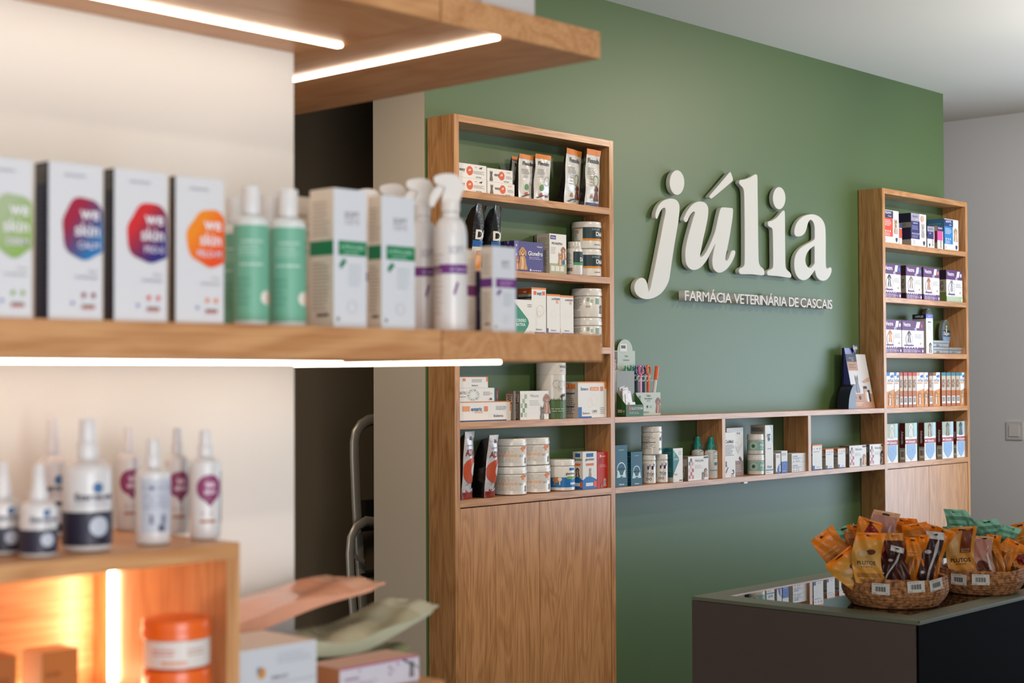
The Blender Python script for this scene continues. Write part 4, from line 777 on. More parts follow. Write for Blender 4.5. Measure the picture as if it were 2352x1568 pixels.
for k in range(3):
    w_ = x1-x0; zz = loc(1980, 813, 4.29).z; b = B(); yb = .02+k*.009
    V = [(0, 0, 0), (w_, 0, 0), (w_*.86, .035, zz), (w_*-.0, .035, zz)]
    def lf(a, b_, e, yb=yb, w_=w_, zz=zz): return (x0-.0+a*(1-.14*(b_/zz))-.006*(b_/zz), yb+.035*b_/zz-e, b_)
    b.poly([lf(0, 0, 0), lf(w_, 0, 0), lf(w_, zz, 0), lf(0, zz, 0)], '#d5cfc9')
    b.poly([lf(0, zz, -.004), lf(w_, zz, -.004), lf(w_, 0, -.004), lf(0, 0, -.004)], '#8a8480')
    b.poly([lf(0, 0, -.004), lf(0, 0, 0), lf(0, zz, 0), lf(0, zz, -.004)], '#8a6a58')
    if k == 0: b.decal(lf, w_, zz, [('R', 0, .86, .5, 1, NV), ('T', .25, .93, .035, 'Happy Snack', '#c9a88a', 'c', .42), ('T', .3, .89, .025, 'by Miaw', '#e6dccf', 'c', .3), ('R', 0, .70, .5, .86, '#b98460'), ('L', .06, .74, .42, .83, 3, '#3c2a20'), ('R', 0, 0, 1, .27, '#b98460'), ('CAT', .36, .29, .36, '#77777c', '#8d8d92'), ('P', [(.62, .5), (.95, .58), (.97, .5), (.7, .47)], '#c9a083'), ('R', .62, .14, .78, .4, '#cfa98a'), ('R', .62, .36, .78, .41, NV), ('R', .8, .12, .88, .34, NV), ('R', .7, .12, .8, .3, WH), ('C', .15, .2, .04, '#e0c4ae'), ('R', .08, .19, .22, .21, NV), ('C', .4, .2, .04, NV), ('L', .06, .05, .5, .12, 2, '#efe2d4')], e0=.0006)
    b.build('leaflet', t, smooth=False)
b = B(); hx = .01; hz = zt+.0
b.prism([(hx, hz-.03), (hx+.024, hz), (hx+.024, hz+.012), (hx+.014, hz+.018), (hx, hz+.01), (hx-.014, hz+.018), (hx-.024, hz+.012), (hx-.024, hz)], .058, .061, G(NV2)); b.box(hx-.022, hx+.022, .0565, .0579, hz-.006, hz+.006, P('#c9a083')); b.build('heart_badge', t, smooth=False)

# ================================================================== right unit
YR = 4.266
def fel(c1, c2, big=1, an='CAT'):
    return [('R', 0, .2, .6 if big else .75, .78, c1), ('R', 0, .76, .62, .98, c2), ('T', .3, .92, .07, 'FELIWAY' if an == 'CAT' else 'ADAPTIL', '#e9e4ee', 'c', .55, .02), ('T', .5, .82, .05, 'Friends' if an == 'CAT' else 'Calm', '#e9e4ee', 'r', .3), ('L', .06, .52, .52, .72, 4, '#efe6ea'), ('C', .12, .36, .035, '#f2ecee', .8), ('C', .26, .36, .035, '#f2ecee', .8), ('C', .4, .36, .035, '#f2ecee', .8), ('L', .06, .22, .5, .32, 3, '#efe6ea'), (an, .8, .3, .5, '#a8876c' if an == 'CAT' else '#c8945c', '#e8dccc'), ('P', [(.78, .18), (.9, .18), (.9, .1), (.84, .04), (.78, .1)], '#2b2c5c'), ('C', .1, .1, .05, '#c9cfe0', .6)]
carton(2030, 2064, 483, A_, YR, .06, WH, fel('#d8482a', '#2a2858'), label='white and orange box with a cat, left end of the top right shelf')
carton(2065.5, 2071.5, 513, A_, YR, .05, WH, [('R', 0, .3, 1, .75, '#d8482a'), ('R', 0, .78, 1, 1, '#2a2858')], label='narrow orange and white carton squeezed beside the dark purple box')
carton(2092.5, 2127, 491, A_, YR, .10, WH, [('R', 0, .76, .55, 1, '#a49fb4'), ('T', .28, .9, .06, 'FELIWAY', '#2a2858', 'c', .5, .02), ('T', .4, .82, .05, 'Optimum', '#dcd8e6', 'c', .4), ('R', 0, .22, .56, .76, '#2c2868'), ('T', .28, .7, .05, 'Happy Family', '#e9e4ee', 'c', .5, .02), ('L', .05, .5, .5, .64, 4, '#a49fc9')]+[('C', .08+.1*i, .38, .025, '#e9e4ee', .8) for i in range(5)]+[('L', .05, .25, .5, .34, 3, '#a49fc9'), ('C', .74, .86, .1, '#d8a890', 1.1), ('CAT', .78, .28, .5, '#b9b4b0', '#8a8480'), ('P', [(.78, .18), (.9, .18), (.9, .1), (.84, .04), (.78, .1)], '#2b2c5c'), ('O', .18, .12, .05, .04, '#6a68a0')],
       left=[('R', 0, .5, 1, 1, '#1d1838'), ('R', 0, .56, 1, .72, '#8d877e'), ('L', .1, .58, .9, .7, 4, '#4a463f'), ('R', 0, .2, 1, .5, '#241c44'), ('R', 0, 0, 1, .2, '#a49a8c')], lcol='#a49a8c', tcol='#1d1838', label='large dark purple box with a grey cat on the top right shelf')
carton(2130, 2146, 520, A_, YR, .035, WH, [('R', 0, .76, 1, 1, '#a49fb4'), ('T', .5, .88, .08, 'FELIWAY', '#2a2858', 'c', .8, .02), ('R', 0, .42, .9, .76, '#2c2868'), ('T', .4, .68, .07, 'Happy', '#e9e4ee', 'c', .6), ('CAT', .75, .1, .36, '#b9b4b0', '#8a8480'), ('P', [(.2, .2), (.4, .2), (.4, .12), (.3, .05), (.2, .12)], '#2b2c5c')], left=[('R', 0, .5, 1, 1, '#1d1838')], lcol='#8a8274', label='small purple and lilac box in front of the blue one')
carton(2153, 2166, 519, A_, YR, .05, WH, [('R', 0, .78, 1, 1, '#2a2858'), ('T', .5, .9, .07, 'FELIWAY', '#e9e4ee', 'c', .85, .02), ('R', 0, .38, .9, .78, '#d8509c'), ('CAT', .6, .06, .36, '#a8876c', '#e8dccc')], left=[('R', 0, .78, 1, 1, '#b9a88c'), ('R', 0, .28, 1, .78, '#8c2c4c')], lcol='#a08c74', label='small pink box in front of the blue one')
carton(2169, 2201, 504, A_, YR+.004, .11, WH, fel('#2484c4', '#1d3a78', 1, 'DOG'), left=[('R', 0, .2, 1, 1, '#3a6a8c'), ('L', .1, .3, .9, .9, 6, '#6a94ac')], lcol='#6a8490', tcol='#7fa4b8', label='blue box with a golden dog, right end of the top right shelf')
def vec(px0, px1, pt, z, lab, dog=('#2b2624', '#d8cfc8'), an='DOG', dot='#2c7ab8', foot='#5c2a68', c='#5c2a68', d=.03, left=None, h=None):
    it = [('R', 0, .7, 1, 1, c), ('T', .06, .88, .12, 'Vectra', '#efe9f0', 'l', .56, .02), ('P', [(.62, .78), (.68, .97), (.84, .97), (.78, .78)], '#e8e4e8'), ('T', .62, .73, .09, '3D', '#efe9f0', 'c', .3, .02), ('C', .9, .85, .06, dot), ('C', .32, .42, .2, '#e8e2e4'), ('O', .32, .42, .21, .19, '#8a7a9c'), (an, .32, .32, .42, dog[0], dog[1]), ('R', .1, .22, .52, .26, c), ('R', 0, 0, 1, .18, foot)]+[('C', .08+.12*i, .18, .035, '#efe9f0', .8) for i in range(6)]+[('L', .04, .02, .84, .13, 4, '#d9c9dc'), ('C', .93, .07, .045, '#e8e4e8', .8), ('L', .58, .46, .95, .6, 3, '#b9b2b4'), ('C', .84, .3, .03, '#8a3c3c', .6)]
    return carton(px0, px1, pt, z, YR, d, WH, it, left=left or [('R', 0, .7, 1, 1, '#3a1838'), ('R', 0, 0, 1, .18, '#2c1430'), ('T', .5, .45, .5, 'VECTRA', '#3a3430', 'c', .3, .01, 90)], lcol='#a89c8c', tcol='#5c2a68', label=lab, h=h)
vec(2030, 2068.5, 606, B_, 'first white and purple box from the left on the second right shelf')
vec(2081, 2116.5, 611, B_, 'second white and purple box from the left on the second right shelf', ('#8a7468', '#e8dccc'), d=.04)
vec(2121, 2157.5, 615, B_, 'third white and purple box, with brown dog, on the second right shelf', ('#a0603c', '#d8a884'), dot='#d88a4c')
vec(2173.5, 2210, 621, B_, 'white and purple box with a grey cat and green foot', ('#8a8480', '#c9c4be'), 'CAT', dot='#c9dcc0', foot='#a9c48c', d=.055, left=[('R', 0, .7, 1, 1, '#2c1430'), ('R', 0, 0, 1, .3, '#6a7a3c'), ('T', .5, .5, .4, 'VECTRA', '#3a3430', 'c', .3, .01, 90)])
vec(2032, 2070.3, 734, C__, 'white and purple box with golden dog, left end of the third right shelf', ('#c8843c', '#e8c08c'), dot='#d8cfd8')
vec(2071.7, 2121.5, 736.5, C__, 'wide white and purple box with black and white dog on the third right shelf', ('#2b2624', '#d8cfc8'), dot='#c8402c')
carton(2127, 2142.6, 721.5, C__, YR, .085, WH, [('R', 0, .9, 1, 1, '#5f6cc0'), ('T', .5, .95, .04, '4 + 2', '#e9e9f4', 'c', .6, .02), ('T', .5, .8, .04, 'AMFLEE', '#4a4a8c', 'c', .8), ('L', .1, .6, .9, .76, 4, '#c9c6c8'), ('DOG', .6, .02, .3, '#4a3c34', '#d8cfc8')], left=[('R', 0, .88, 1, 1, '#1d2440'), ('T', .5, .94, .05, 'AMFLEE', '#e9e4e0', 'c', .8, .02)], lcol='#b4aa9c', label='tall narrow white box with blue cap, in front of the collar tins')
def seresto(px, py, rx, ry, Y, lab, faces=('#8a7c64', '#e0dcd4'), lift=0):
    c_ = hY(px, py, Y); s_ = dep(c_)/F; t = thing('collar_tin', lab, 'tin', (c_.x, Y, C__+.0012+lift)); R = rx*s_; Rz = ry*s_; cz = Rz
    b = B(); pts = [(R*cos(a), cz+Rz*sin(a)) for a in [2*pi*q/36 for q in range(36)]]
    b.prism(pts, 0, .022, mat('#b4b4b0', .3, metal=.7)); b.build('tin_body', t)
    b = B(); pts2 = [(R*.95*cos(a), cz+Rz*.95*sin(a)) for a in [2*pi*q/36 for q in range(36)]]
    b.prism(pts2, -.003, -.0002, P('#7a96b4'))
    fn = lambda a, b_, e: (a-R, -.003-e, b_)
    b.decal(fn, 2*R, 2*Rz, [('P', [(.5+.46*cos(a), .5+.46*sin(a)) for a in [pi*q/16 for q in range(17)]], '#5c6a50'), ('DOG', .5, .42, .55, faces[0], faces[1]), ('R', .06, .4, .94, .62, '#1c3c58'), ('T', .55, .51, .12, 'Seresto', '#e6eaee', 'c', .6, .02), ('O', .17, .51, .06, .045, '#e6eaee'), ('L', .3, .28, .85, .34, 1, '#a9bfd4')]); b.build('printed_lid', t, smooth=False)
seresto(2133, 737, 20, 37, 4.365, 'oval collar tin standing at the back behind the tall narrow white box', lift=.0775)
seresto(2173, 759, 19.5, 32, 4.345, 'oval collar tin with dog picture, standing behind the small silver tins', ('#6a5c44', '#e0dcd4'), .0385)
def silver(px0, px1, k, lab, Y=4.275):
    A = hY(px0, 800, Y); C2 = hY(px1, 800, Y); w = C2.x-A.x; h = .0375; t = thing('metal_tin', lab, 'tin', ((A.x+C2.x)/2, Y, C__+.0008+k*(h+.001)), 'small silver tins'); b = B(); mm = mat('#c9c9c6', .22, metal=.85)
    b.box(-w/2, w/2, 0, .05, 0, h*.55, mm); b.build('tin_body', t, bevel=.004); b = B(); b.box(-w/2-.001, w/2+.001, -.001, .051, h*.57, h, mm); b.build('lid', t, bevel=.004)
    b = B(); b.box(-w*.3, -w*.1, -.0012, 0, h*.08, h*.42, P('#6a6a66')); b.box(w*.05, w*.3, -.0012, 0, h*.08, h*.42, P('#8a8a86')); b.build('label', t, smooth=False)
silver(2144, 2179.5, 0, 'small flat silver tin, lower one of the stacked two'); silver(2144, 2179.5, 1, 'small flat silver tin, upper one of the stacked two'); silver(2180.5, 2211.5, 0, 'small flat silver tin standing alone against the side panel')
silver(2116, 2150, 0, 'silver tin at the back under the raised collar tin, lower one', 4.335); silver(2116, 2150, 1, 'silver tin at the back under the raised collar tin, upper one', 4.335); silver(2151, 2183, 0, 'silver tin at the back under the dog picture collar tin', 4.335)
# shelf D: spot-on tablets, fronts and spines
def adf(px0, px1, tab, an, lab):
    carton(px0, px1, 855, D_, YR, .11, '#d98a2c', [('P', [(0, 1), (1, 1), (1, .52), (0, .45)], WH), ('R', 0, .9, .45, 1, tab), ('P', [(.45, .88), (.6, .92), (.9, .94), (.95, .86), (.6, .84)], '#2f6fb4'), ('T', .5, .77, .085, 'AdTab', '#2f4f84', 'c', .84, .015), ('R', .08, .67, .8, .71, '#d99a5c'), (an, .45, .06, .44, '#a8704c' if an == 'DOG' else '#9a948e', '#e8dccc'), ('C', .88, .36, .015, '#2b2826'), ('C', .88, .28, .015, '#2b2826')], left=[('L', .1, .1, .9, .9, 8, '#8a5a2c')], lcol='#a85c1c', label=lab)
def ads(px0, px1, tab, lab):
    carton(px0, px1, 855, D_, YR, .11, '#b4601c', [('R', 0, .47, 1, .9, '#c9b49a'), ('R', 0, .9, 1, 1, tab), ('R', .12, .56, .3, .78, '#b4601c'), ('T', .55, .68, .55, 'AdTab', '#2b2220', 'c', .24, .02, -90), ('BC', .12, .08, .88, .3), ('R', 0, 0, .06, 1, '#6a2c14')], lcol='#8a4414', label=lab, group='orange tablet boxes showing their spines')
q = 2034
adf(2036, 2053.5, '#2f6fb4', 'DOG', 'white and orange tablet box with blue tab, left end of its shelf'); adf(2054.3, 2065, '#2f6fb4', 'CAT', 'white and orange tablet box, second from the left end of its shelf')
for k, (a, c) in enumerate(((2066, 2073.5), (2075, 2084.3), (2085.5, 2094.5), (2095.5, 2104.3))): ads(a, c, '#c43a24', 'orange spine with red top, one of the four in a row')
adf(2105, 2121.8, '#e8a08c', 'DOG', 'white and orange tablet box with pink tab and white dog'); adf(2122.6, 2131.5, '#e8e4da', 'DOG', 'narrow white and orange tablet box in the middle of the shelf')
ads(2133.5, 2142, '#5c1414', 'orange spine with dark maroon top, middle of the shelf'); adf(2142.8, 2158.8, '#8a5c24', 'DOG', 'white and orange tablet box with brown tab and small dog')
for a, c in ((2162, 2172.3), (2173.3, 2183.4), (2184.4, 2194.6), (2195.4, 2204.4)): ads(a, c, '#1f7f8c', 'orange spine with teal top, one of the four in a row')
adf(2205.2, 2220, '#1f8fa8', 'CAT', 'white and orange tablet box with teal tab, right end of its shelf')
# shelf E
def advx(px0, px1, pt, lab, c1, c2, d=.03):
    it = [('R', 0, .64, 1, 1, '#a9b49c'), ('R', .75, .64, 1, 1, '#b4d0dc'), ('DOG', .48, .62, .42, c1, c2), ('R', 0, .46, 1, .58, '#a8383c'), ('T', .25, .52, .075, 'Advantix', '#efe4e2', 'l', .74, .02), ('R', .04, .5, .2, .54, '#efe4e2'), ('P', [(.12, .45), (.88, .45), (.88, .22), (.72, .1), (.5, .02), (.28, .1), (.12, .22)], '#8fb0d4'), ('O', .45, .28, .1, .09, '#7f9fc4'), ('C', .35, .26, .01, '#3c4a60'), ('C', .6, .3, .01, '#3c4a60'), ('T', .1, .07, .05, '1', '#3c4a60')]
    carton(px0, px1, pt, E_, YR, d, WH, it, left=[('R', 0, .36, 1, 1, '#5c1018'), ('R', .2, .85, .8, .98, '#5c1018'), ('T', .5, .62, .42, 'Advantix', '#e8d8d4', 'c', .42, .02, -90), ('BC', .12, .06, .9, .3)], lcol='#b4a898', tcol='#7a1c24', label=lab)
advx(2036, 2062, 973, 'white box with blue shield and white dog, left end of the bottom row', '#e4ded6', '#c9b8a4')
advx(2079, 2106, 971, 'white box with blue shield and white terrier, second in the bottom row', '#e8e4e0', '#d0c8c0', .035)
advx(2123, 2149, 970, 'white box with blue shield and brindle dog, third in the bottom row', '#7a5c4c', '#d8c8bc', .035)
advx(2164, 2189.5, 968, 'white box with blue shield and grey dog, fourth in the bottom row', '#6a5c58', '#a8988c', .035)
advx(2197, 2218.5, 967, 'white box with blue shield and dark blue-black dog, fifth in the bottom row', '#3c4454', '#6a7484', .02)

# ================================================================== foreground goods on the thick shelf
MZ = 1.731; YB = 1.812
def blob(u, v, r, asp, sd):
    rr = random.Random(sd); pts = []
    for i in range(30):
        a = 2*pi*i/30; k = 1+.05*sin(3*a+sd)+.03*sin(7*a); pts.append((min(1.0, u+r*k*cos(a)*asp), v+r*k*sin(a)))
    return pts
def gblob(c1, c2, u, v, r, asp, sd):
    # printed two-tone ink blob, cut into slanted bands from one ink to the other
    out = []; n = 9; base = blob(u, v, r, asp, sd)
    def mixc(t_):
        a = [int(c1[i:i+2], 16) for i in (1, 3, 5)]; b_ = [int(c2[i:i+2], 16) for i in (1, 3, 5)]
        return '#%02x%02x%02x' % tuple(int(x+(y-x)*t_) for x, y in zip(a, b_))
    out.append(('P', base, c1))
    for k in range(1, n):
        lim = v+r*1.1-2.2*r*k/n; d_ = lambda p: lim+(p[0]-u)*.5-p[1]; keep = []
        for q in range(len(base)):
            p1, p2 = base[q-1], base[q]; a1, a2 = d_(p1), d_(p2)
            if (a1 > 0) != (a2 > 0): f = a1/(a1-a2); keep.append((p1[0]+(p2[0]-p1[0])*f, p1[1]+(p2[1]-p1[1])*f))
            if a2 > 0: keep.append(p2)
        if len(keep) > 3: out.append(('P', keep, mixc(k/(n-1))))
    return out
def skin(px0, px1, pt, pback, c1, c2, sub, heart, lc, lab, sd, txtc='#8a86a8'):
    return carton(px0, px1, pt, MZ, YB, ('px', pback) if pback else .05, '#d9d8da', gblob(c1, c2, .69, .585, .20, 2.3, sd)+[('T', .93, .675, .062, 'we', '#e9e4e8', 'r', .36, .018), ('T', .93, .58, .085, 'skin', '#e9e4e8', 'r', .62, .018), ('T', .93, .48, .045, sub, '#d8d0e0', 'r', .5, .02), ('T', .9, .31, .02, 'Champô', txtc, 'r', .4), ('T', .9, .275, .02, 'Condicionante', txtc, 'r', .62),
        ('L', .28, .91, .76, .945, 1, '#b4b0b4'), ('C', .64, .16, .014, heart, 1.1), ('C', .82, .16, .014, heart, 1.1), ('P', [(.79, .155), (.85, .155), (.82, .135)], heart), ('P', [(.61, .155), (.67, .155), (.64, .135)], heart), ('C', .43, .105, .012, '#7a86b8', 1), ('R', .6, .085, .84, .095, '#4c6a5c'), ('R', .6, .07, .84, .085, '#c86a5a')],
        left=[('R', .1, .86, .9, .98, '#5a544c'), ('L', .12, .05, .88, .84, 30, '#45424c')], lcol=lc, tcol='#c9c6c8', name='shampoo_box', label=lab)
skin(-52, 74, 362, None, '#a9b890', '#8fae5c', 'DERM', '#8fae5c', '#1c2034', 'white shampoo box with a green ink blob, cut by the left edge of the photo', 1, '#a8aaa4')
skin(112, 235, 376, 80, '#a01c3c', '#1f74b0', 'CALM', '#8a1430', '#1c2240', 'white shampoo box with a blob fading from crimson to blue', 2)
skin(262.5, 383, 392, 238, '#d0282c', '#2c2a78', 'PSO-S', '#d84030', '#2c2028', 'white shampoo box with a blob fading from red to navy', 3)
skin(403.5, 514, 409, 388, '#f08a1c', '#e8501c', 'PELO-M', '#e8802c', '#6a4c2c', 'white shampoo box with a bright orange blob', 4, '#a8a6a8')
GRL = '#6fae92'
gb = [('R', 0, .035, 1, .715, GRL), ('T', .52, .60, .02, 'DERMOCARE', '#cfe2d8', 'c', .5), ('L', .25, .5, .75, .58, 4, '#a9cfbc'), ('L', .28, .42, .76, .46, 1, '#bfdacb'), ('L', .2, .14, .5, .36, 5, '#5f9c82'), ('C', .8, .2, .05, '#e2e2d6'), ('R', .8, .16, .93, .24, '#c98a74')]
def green(px0, px1, pt, Y, lab): return bottle(px0, px1, pt, MZ, Y, 'shampoo_bottle', lab, .73, .80, .55, items=gb, kind='cap', body='#d8dcda', cap='#dcdad8')
green(537, 617, 430, 1.865, 'white-capped bottle with sage green label, left one at the front'); green(620, 703, 437, 1.868, 'white-capped bottle with sage green label, right one at the front')
green(505, 570, 455, 1.985, 'sage green labelled bottle hidden behind the orange blob box'); green(585, 650, 452, 2.03, 'sage green labelled bottle in the back row between two others')
carton(672, 716, 452, MZ, 2.0, .07, '#dccbb8', [('L', .1, .3, .9, .9, 9, '#b9a692')], lcol='#d8c4ae', name='shampoo_box', label='plain beige box in the back row behind the second green bottle')
def soft(px0, px1, pt, pback, Y, c, wd, lab, cc, tall=1):
    return carton(px0, px1, pt, MZ, Y, ('px', pback), '#d6d8dc', [('T', .56, .815, .045, 'SOFT', '#8f8a8c', 'c', .56, .02), ('T', .56, .765, .04, 'care', '#b9b4b6', 'c', .56, .01), ('R', .14, .52, 1, .625, c), ('T', .56, .58, .035, wd, cc, 'c', .7, .015), ('L', .3, .53, .9, .555, 1, cc), ('P', [(.16, .45), (.3, .5), (.38, .475), (.22, .42)], c), ('L', .45, .3, .9, .47, 5, '#c3ccce'), ('O', .55, .15, .045, .04, '#c6c4c6'), ('C', .12, .06, .012, '#3c3c40')],
        left=[('R', 0, .52, 1, .625, c), ('L', .12, .66, .88, .92, 9, '#b8a48e'), ('L', .12, .12, .88, .48, 14, '#a8947c'), ('R', .3, .08, .8, .1, '#4a342c')], lcol='#e3d2bd', tcol='#e8d4bc', name='shampoo_box', label=lab)
GRN2 = '#0f7a4c'; PUR = '#6c2a78'
soft(766, 841, 435, 712, 1.822, GRN2, 'HYPOCARE', 'white carton with green band and raised lid, left one', '#9fd0b4')
soft(876, 952, 452, 845, 1.818, GRN2, 'HYPOCARE', 'white carton with green band, right one next to the trigger sprays', '#9fd0b4')
soft(1131, 1184, 567, 1105, 1.818, PUR, 'CLEANING', 'small white carton with purple band, near the end of the shelf', '#c9a0cf')
carton(1096, 1104.5, 622, MZ, 1.885, .03, '#3a1a4c', [('T', .5, .5, .5, 'SOFTCARE', '#b9a0c4', 'c', .6, .01, 90)], lcol='#2a1238', name='shampoo_box', label='thin dark purple carton standing edge-on between two small white cartons')
carton(1068, 1092, 573, MZ, 1.885, .03, '#e0cdb8', [('R', 0, .44, 1, .57, '#7a2c5c'), ('L', .1, .6, .9, .9, 6, '#b9a692'), ('L', .1, .1, .9, .4, 7, '#b9a692')], name='shampoo_box', label='small beige carton with wine-red band, behind the front trigger spray')
def trigger(px0, px1, Y, top, lab, band=PUR, base=757, ref=(995, 1073, 400, 757)):
    # head outline traced on the front spray, scaled with the bottle
    cx = (px0+px1)/2; Pc = hY(cx, top, Y); s_ = dep(Pc)/F; R = (px1-px0)/2*s_; h = Pc.z-MZ; az = atan2(Pc.x, Pc.y)
    t = thing('spray_bottle', lab, 'bottle', (Pc.x, Y, MZ+.0007)); m = G('#dcd9d6'); k = h/357.
    b = B(); z = lambda py: (757-py)*k
    prof = [(R*.9, 0, m), (R*.98, .002, m), (R, .006, m), (R, z(545), m)]
    for q in range(1, 7): prof.append((R*.52+(R*.48)*cos(q/6*pi/2), z(545)+(z(500)-z(545))*sin(q/6*pi/2), m))
    prof.append((R*.50, z(487), m)); b.lathe(prof); W_ = pi*R
    b.decal(cyl_fn(R, az, W_), W_, h, [('R', .03, z(628)/h, .97, z(607)/h, band), ('L', .5, z(624)/h, .9, z(611)/h, 1, '#b9a8cf'), ('L', .1, .1, .36, .5, 12, '#c9b8a4'), ('T', .62, z(575)/h, .05, 'SOFT', '#a49fa8', 'c', .3), ('P', [(.55, .24), (.62, .31), (.66, .3), (.58, .22)], band)], sub=14); b.build('bottle_body', t)
    b = B(); mc = G('#e2ded8'); b.lathe([(R*.56, z(486), mc), (R*.56, z(463), mc), (R*.5, z(460), mc)]); b.build('collar', t)
    f_ = lambda pts: [((q_[0]-1034)*k, z(q_[1]))+tuple(q_[2:]) for q_ in pts]
    b = B(); b.prism(catmull(f_([(1015, 462, 1), (1018, 445), (1022, 430), (1001, 422), (998, 408), (1012, 402), (1030, 400), (1048, 404), (1060, 418), (1067, 430), (1060, 445), (1056, 462, 1)]), 3), -.011, .011, mc); b.build('spray_head', t, (0, 0, 0), (0, 0, -az))
    b = B(); b.prism(catmull(f_([(1012, 421), (1022, 430), (1014, 446), (1002, 463), (996, 474), (988, 472), (987, 458), (995, 440)]), 3), -.006, .006, mc); b.build('trigger', t, (0, 0, 0), (0, 0, -az))
trigger(996, 1072, 1.862, 401, 'white trigger spray with purple band, the front one with its nozzle clear of the shelf')
trigger(936, 1004, 1.945, 412, 'white trigger spray with purple band, just behind the front one')
trigger(872, 944, 2.05, 424, 'white trigger spray mostly hidden behind the right green-banded carton')
trigger(815, 885, 2.09, 436, 'white trigger spray mostly hidden behind the left green-banded carton')
carton(1108, 1227.5, -70, 2.2832, 1.83, .08, '#c4c0bc', [('L', .3, .04, .9, .1, 2, '#a8a8aa'), ('C', .68, .02, .02, '#f0ece6'), ('L', .02, .05, .2, .14, 2, '#8a8490')], name='shampoo_box', label='white box on the uppermost display shelf, cut by the top edge')

# ---- bottles on the open display box
BZ = 1.4205
ez = [('R', 0, .045, 1, .30, '#1d1a30'), ('C', .66, .18, .085, '#1d1a30', 1.1), ('C', .66, .19, .075, '#b9bec9'), ('C', .64, .48, .04, '#3c6a94'), ('T', .62, .415, .055, 'Ezerne-vet', '#26283c', 'c', .72, .03), ('L', .35, .34, .9, .385, 2, '#a9a8b0')]
def bt(px0, px1, pt, Y, lab, it, sh, c0, cr, kind='pump', grp=None): return bottle(px0, px1, pt, BZ, Y, 'spray_bottle', lab, sh, c0, cr, items=it, kind=kind, body='#d6d2d0', cap='#dad6d4', tipr=.72)
bt(145, 256, 962, 1.870, 'large white pump spray with navy band, front of the display box', ez, .58, .70, .44)
bt(84, 156, 960, 2.075, 'large white pump spray with navy band, in the back row', ez, .57, .70, .44)
bt(46, 131, 1066, 1.852, 'small white cone-nosed bottle with navy band, nearer the front', ez, .50, .62, .52, 'cone')
bt(-38, 49, 1062, 1.915, 'small white cone-nosed bottle with navy band, cut by the left edge', ez, .50, .62, .52, 'cone')
md = [('R', .28, .12, .95, .62, '#b9bcc6'), ('L', .32, .5, .95, .6, 1, '#4c4a6a'), ('L', .34, .34, .92, .48, 6, '#7a7c94'), ('CAT', .48, .2, .1, '#5a5c78', '#8a8ca4'), ('DOG', .7, .2, .1, '#5a5c78', '#8a8ca4'), ('R', .6, .13, .72, .19, '#4a4c60')]
bt(311, 391, 1008, 1.868, 'white pump spray with a grey printed text panel', md, .66, .73, .44)
wp = [('C', .6, .47, .125, '#8a3460'), ('P', [(.36, .42), (.6, .30), (.84, .42)], '#7a2450'), ('T', .6, .50, .05, 'we', '#e0c9d8', 'c', .2, .03), ('T', .6, .44, .05, 'skin', '#e0c9d8', 'c', .3, .03), ('R', .9, .14, .96, .62, '#5c5a68'), ('R', .4, .155, .72, .18, '#a86a3c'), ('C', .45, .24, .01, '#b07a8c'), ('C', .62, .24, .01, '#b07a8c')]
bt(436, 506, 988, 1.872, 'white pump spray with purple disc, at the right corner of the display box', wp, .68, .76, .48)
bt(379, 433, 984, 1.965, 'white pump spray with purple disc, second from the right corner', wp, .68, .76, .48)
bt(268, 322, 982, 2.075, 'white pump spray with purple disc, in the back row behind the text panel bottle', wp, .68, .76, .48)
# inside the display box
zt_ = hY(405, 1418, 1.847).z; hh_ = (zt_-1.1805)/2-.0006
oj = [('R', .05, .05, .95, .6, '#d8cfc8'), ('L', .25, .3, .5, .46, 2, '#c8583c'), ('L', .6, .3, .85, .46, 2, '#b98a6a'), ('R', .35, .12, .6, .2, '#d89a7c')]
for k, lab in enumerate(('orange-lidded jar inside the lit display box, lower of two', 'orange-lidded jar inside the lit display box, upper of two')):
    jar(331, 482, 0, 1.1805+k*(hh_+.0008), 1.847, 'balm_jar', lab, items=oj, h=hh_, lid_h=.40, body='#e0601a', lid='#e8641a', lidr=1.03, group='orange-lidded jars')
carton(96, 180, 1493, 1.1805, 1.90, ('px', 50), '#b4682c', [('L', .1, .3, .6, .8, 3, '#9a5422')], lcol='#d9a070', tcol='#d8a878', name='cardboard_box', label='orange-brown box inside the lit display box, right one')
carton(-60, 38, 1512, 1.1805, 1.90, .05, '#a85e28', [('L', .3, .3, .9, .8, 3, '#8f4c1e')], lcol='#d9a070', name='cardboard_box', label='orange-brown box inside the lit display box, cut by the left edge')

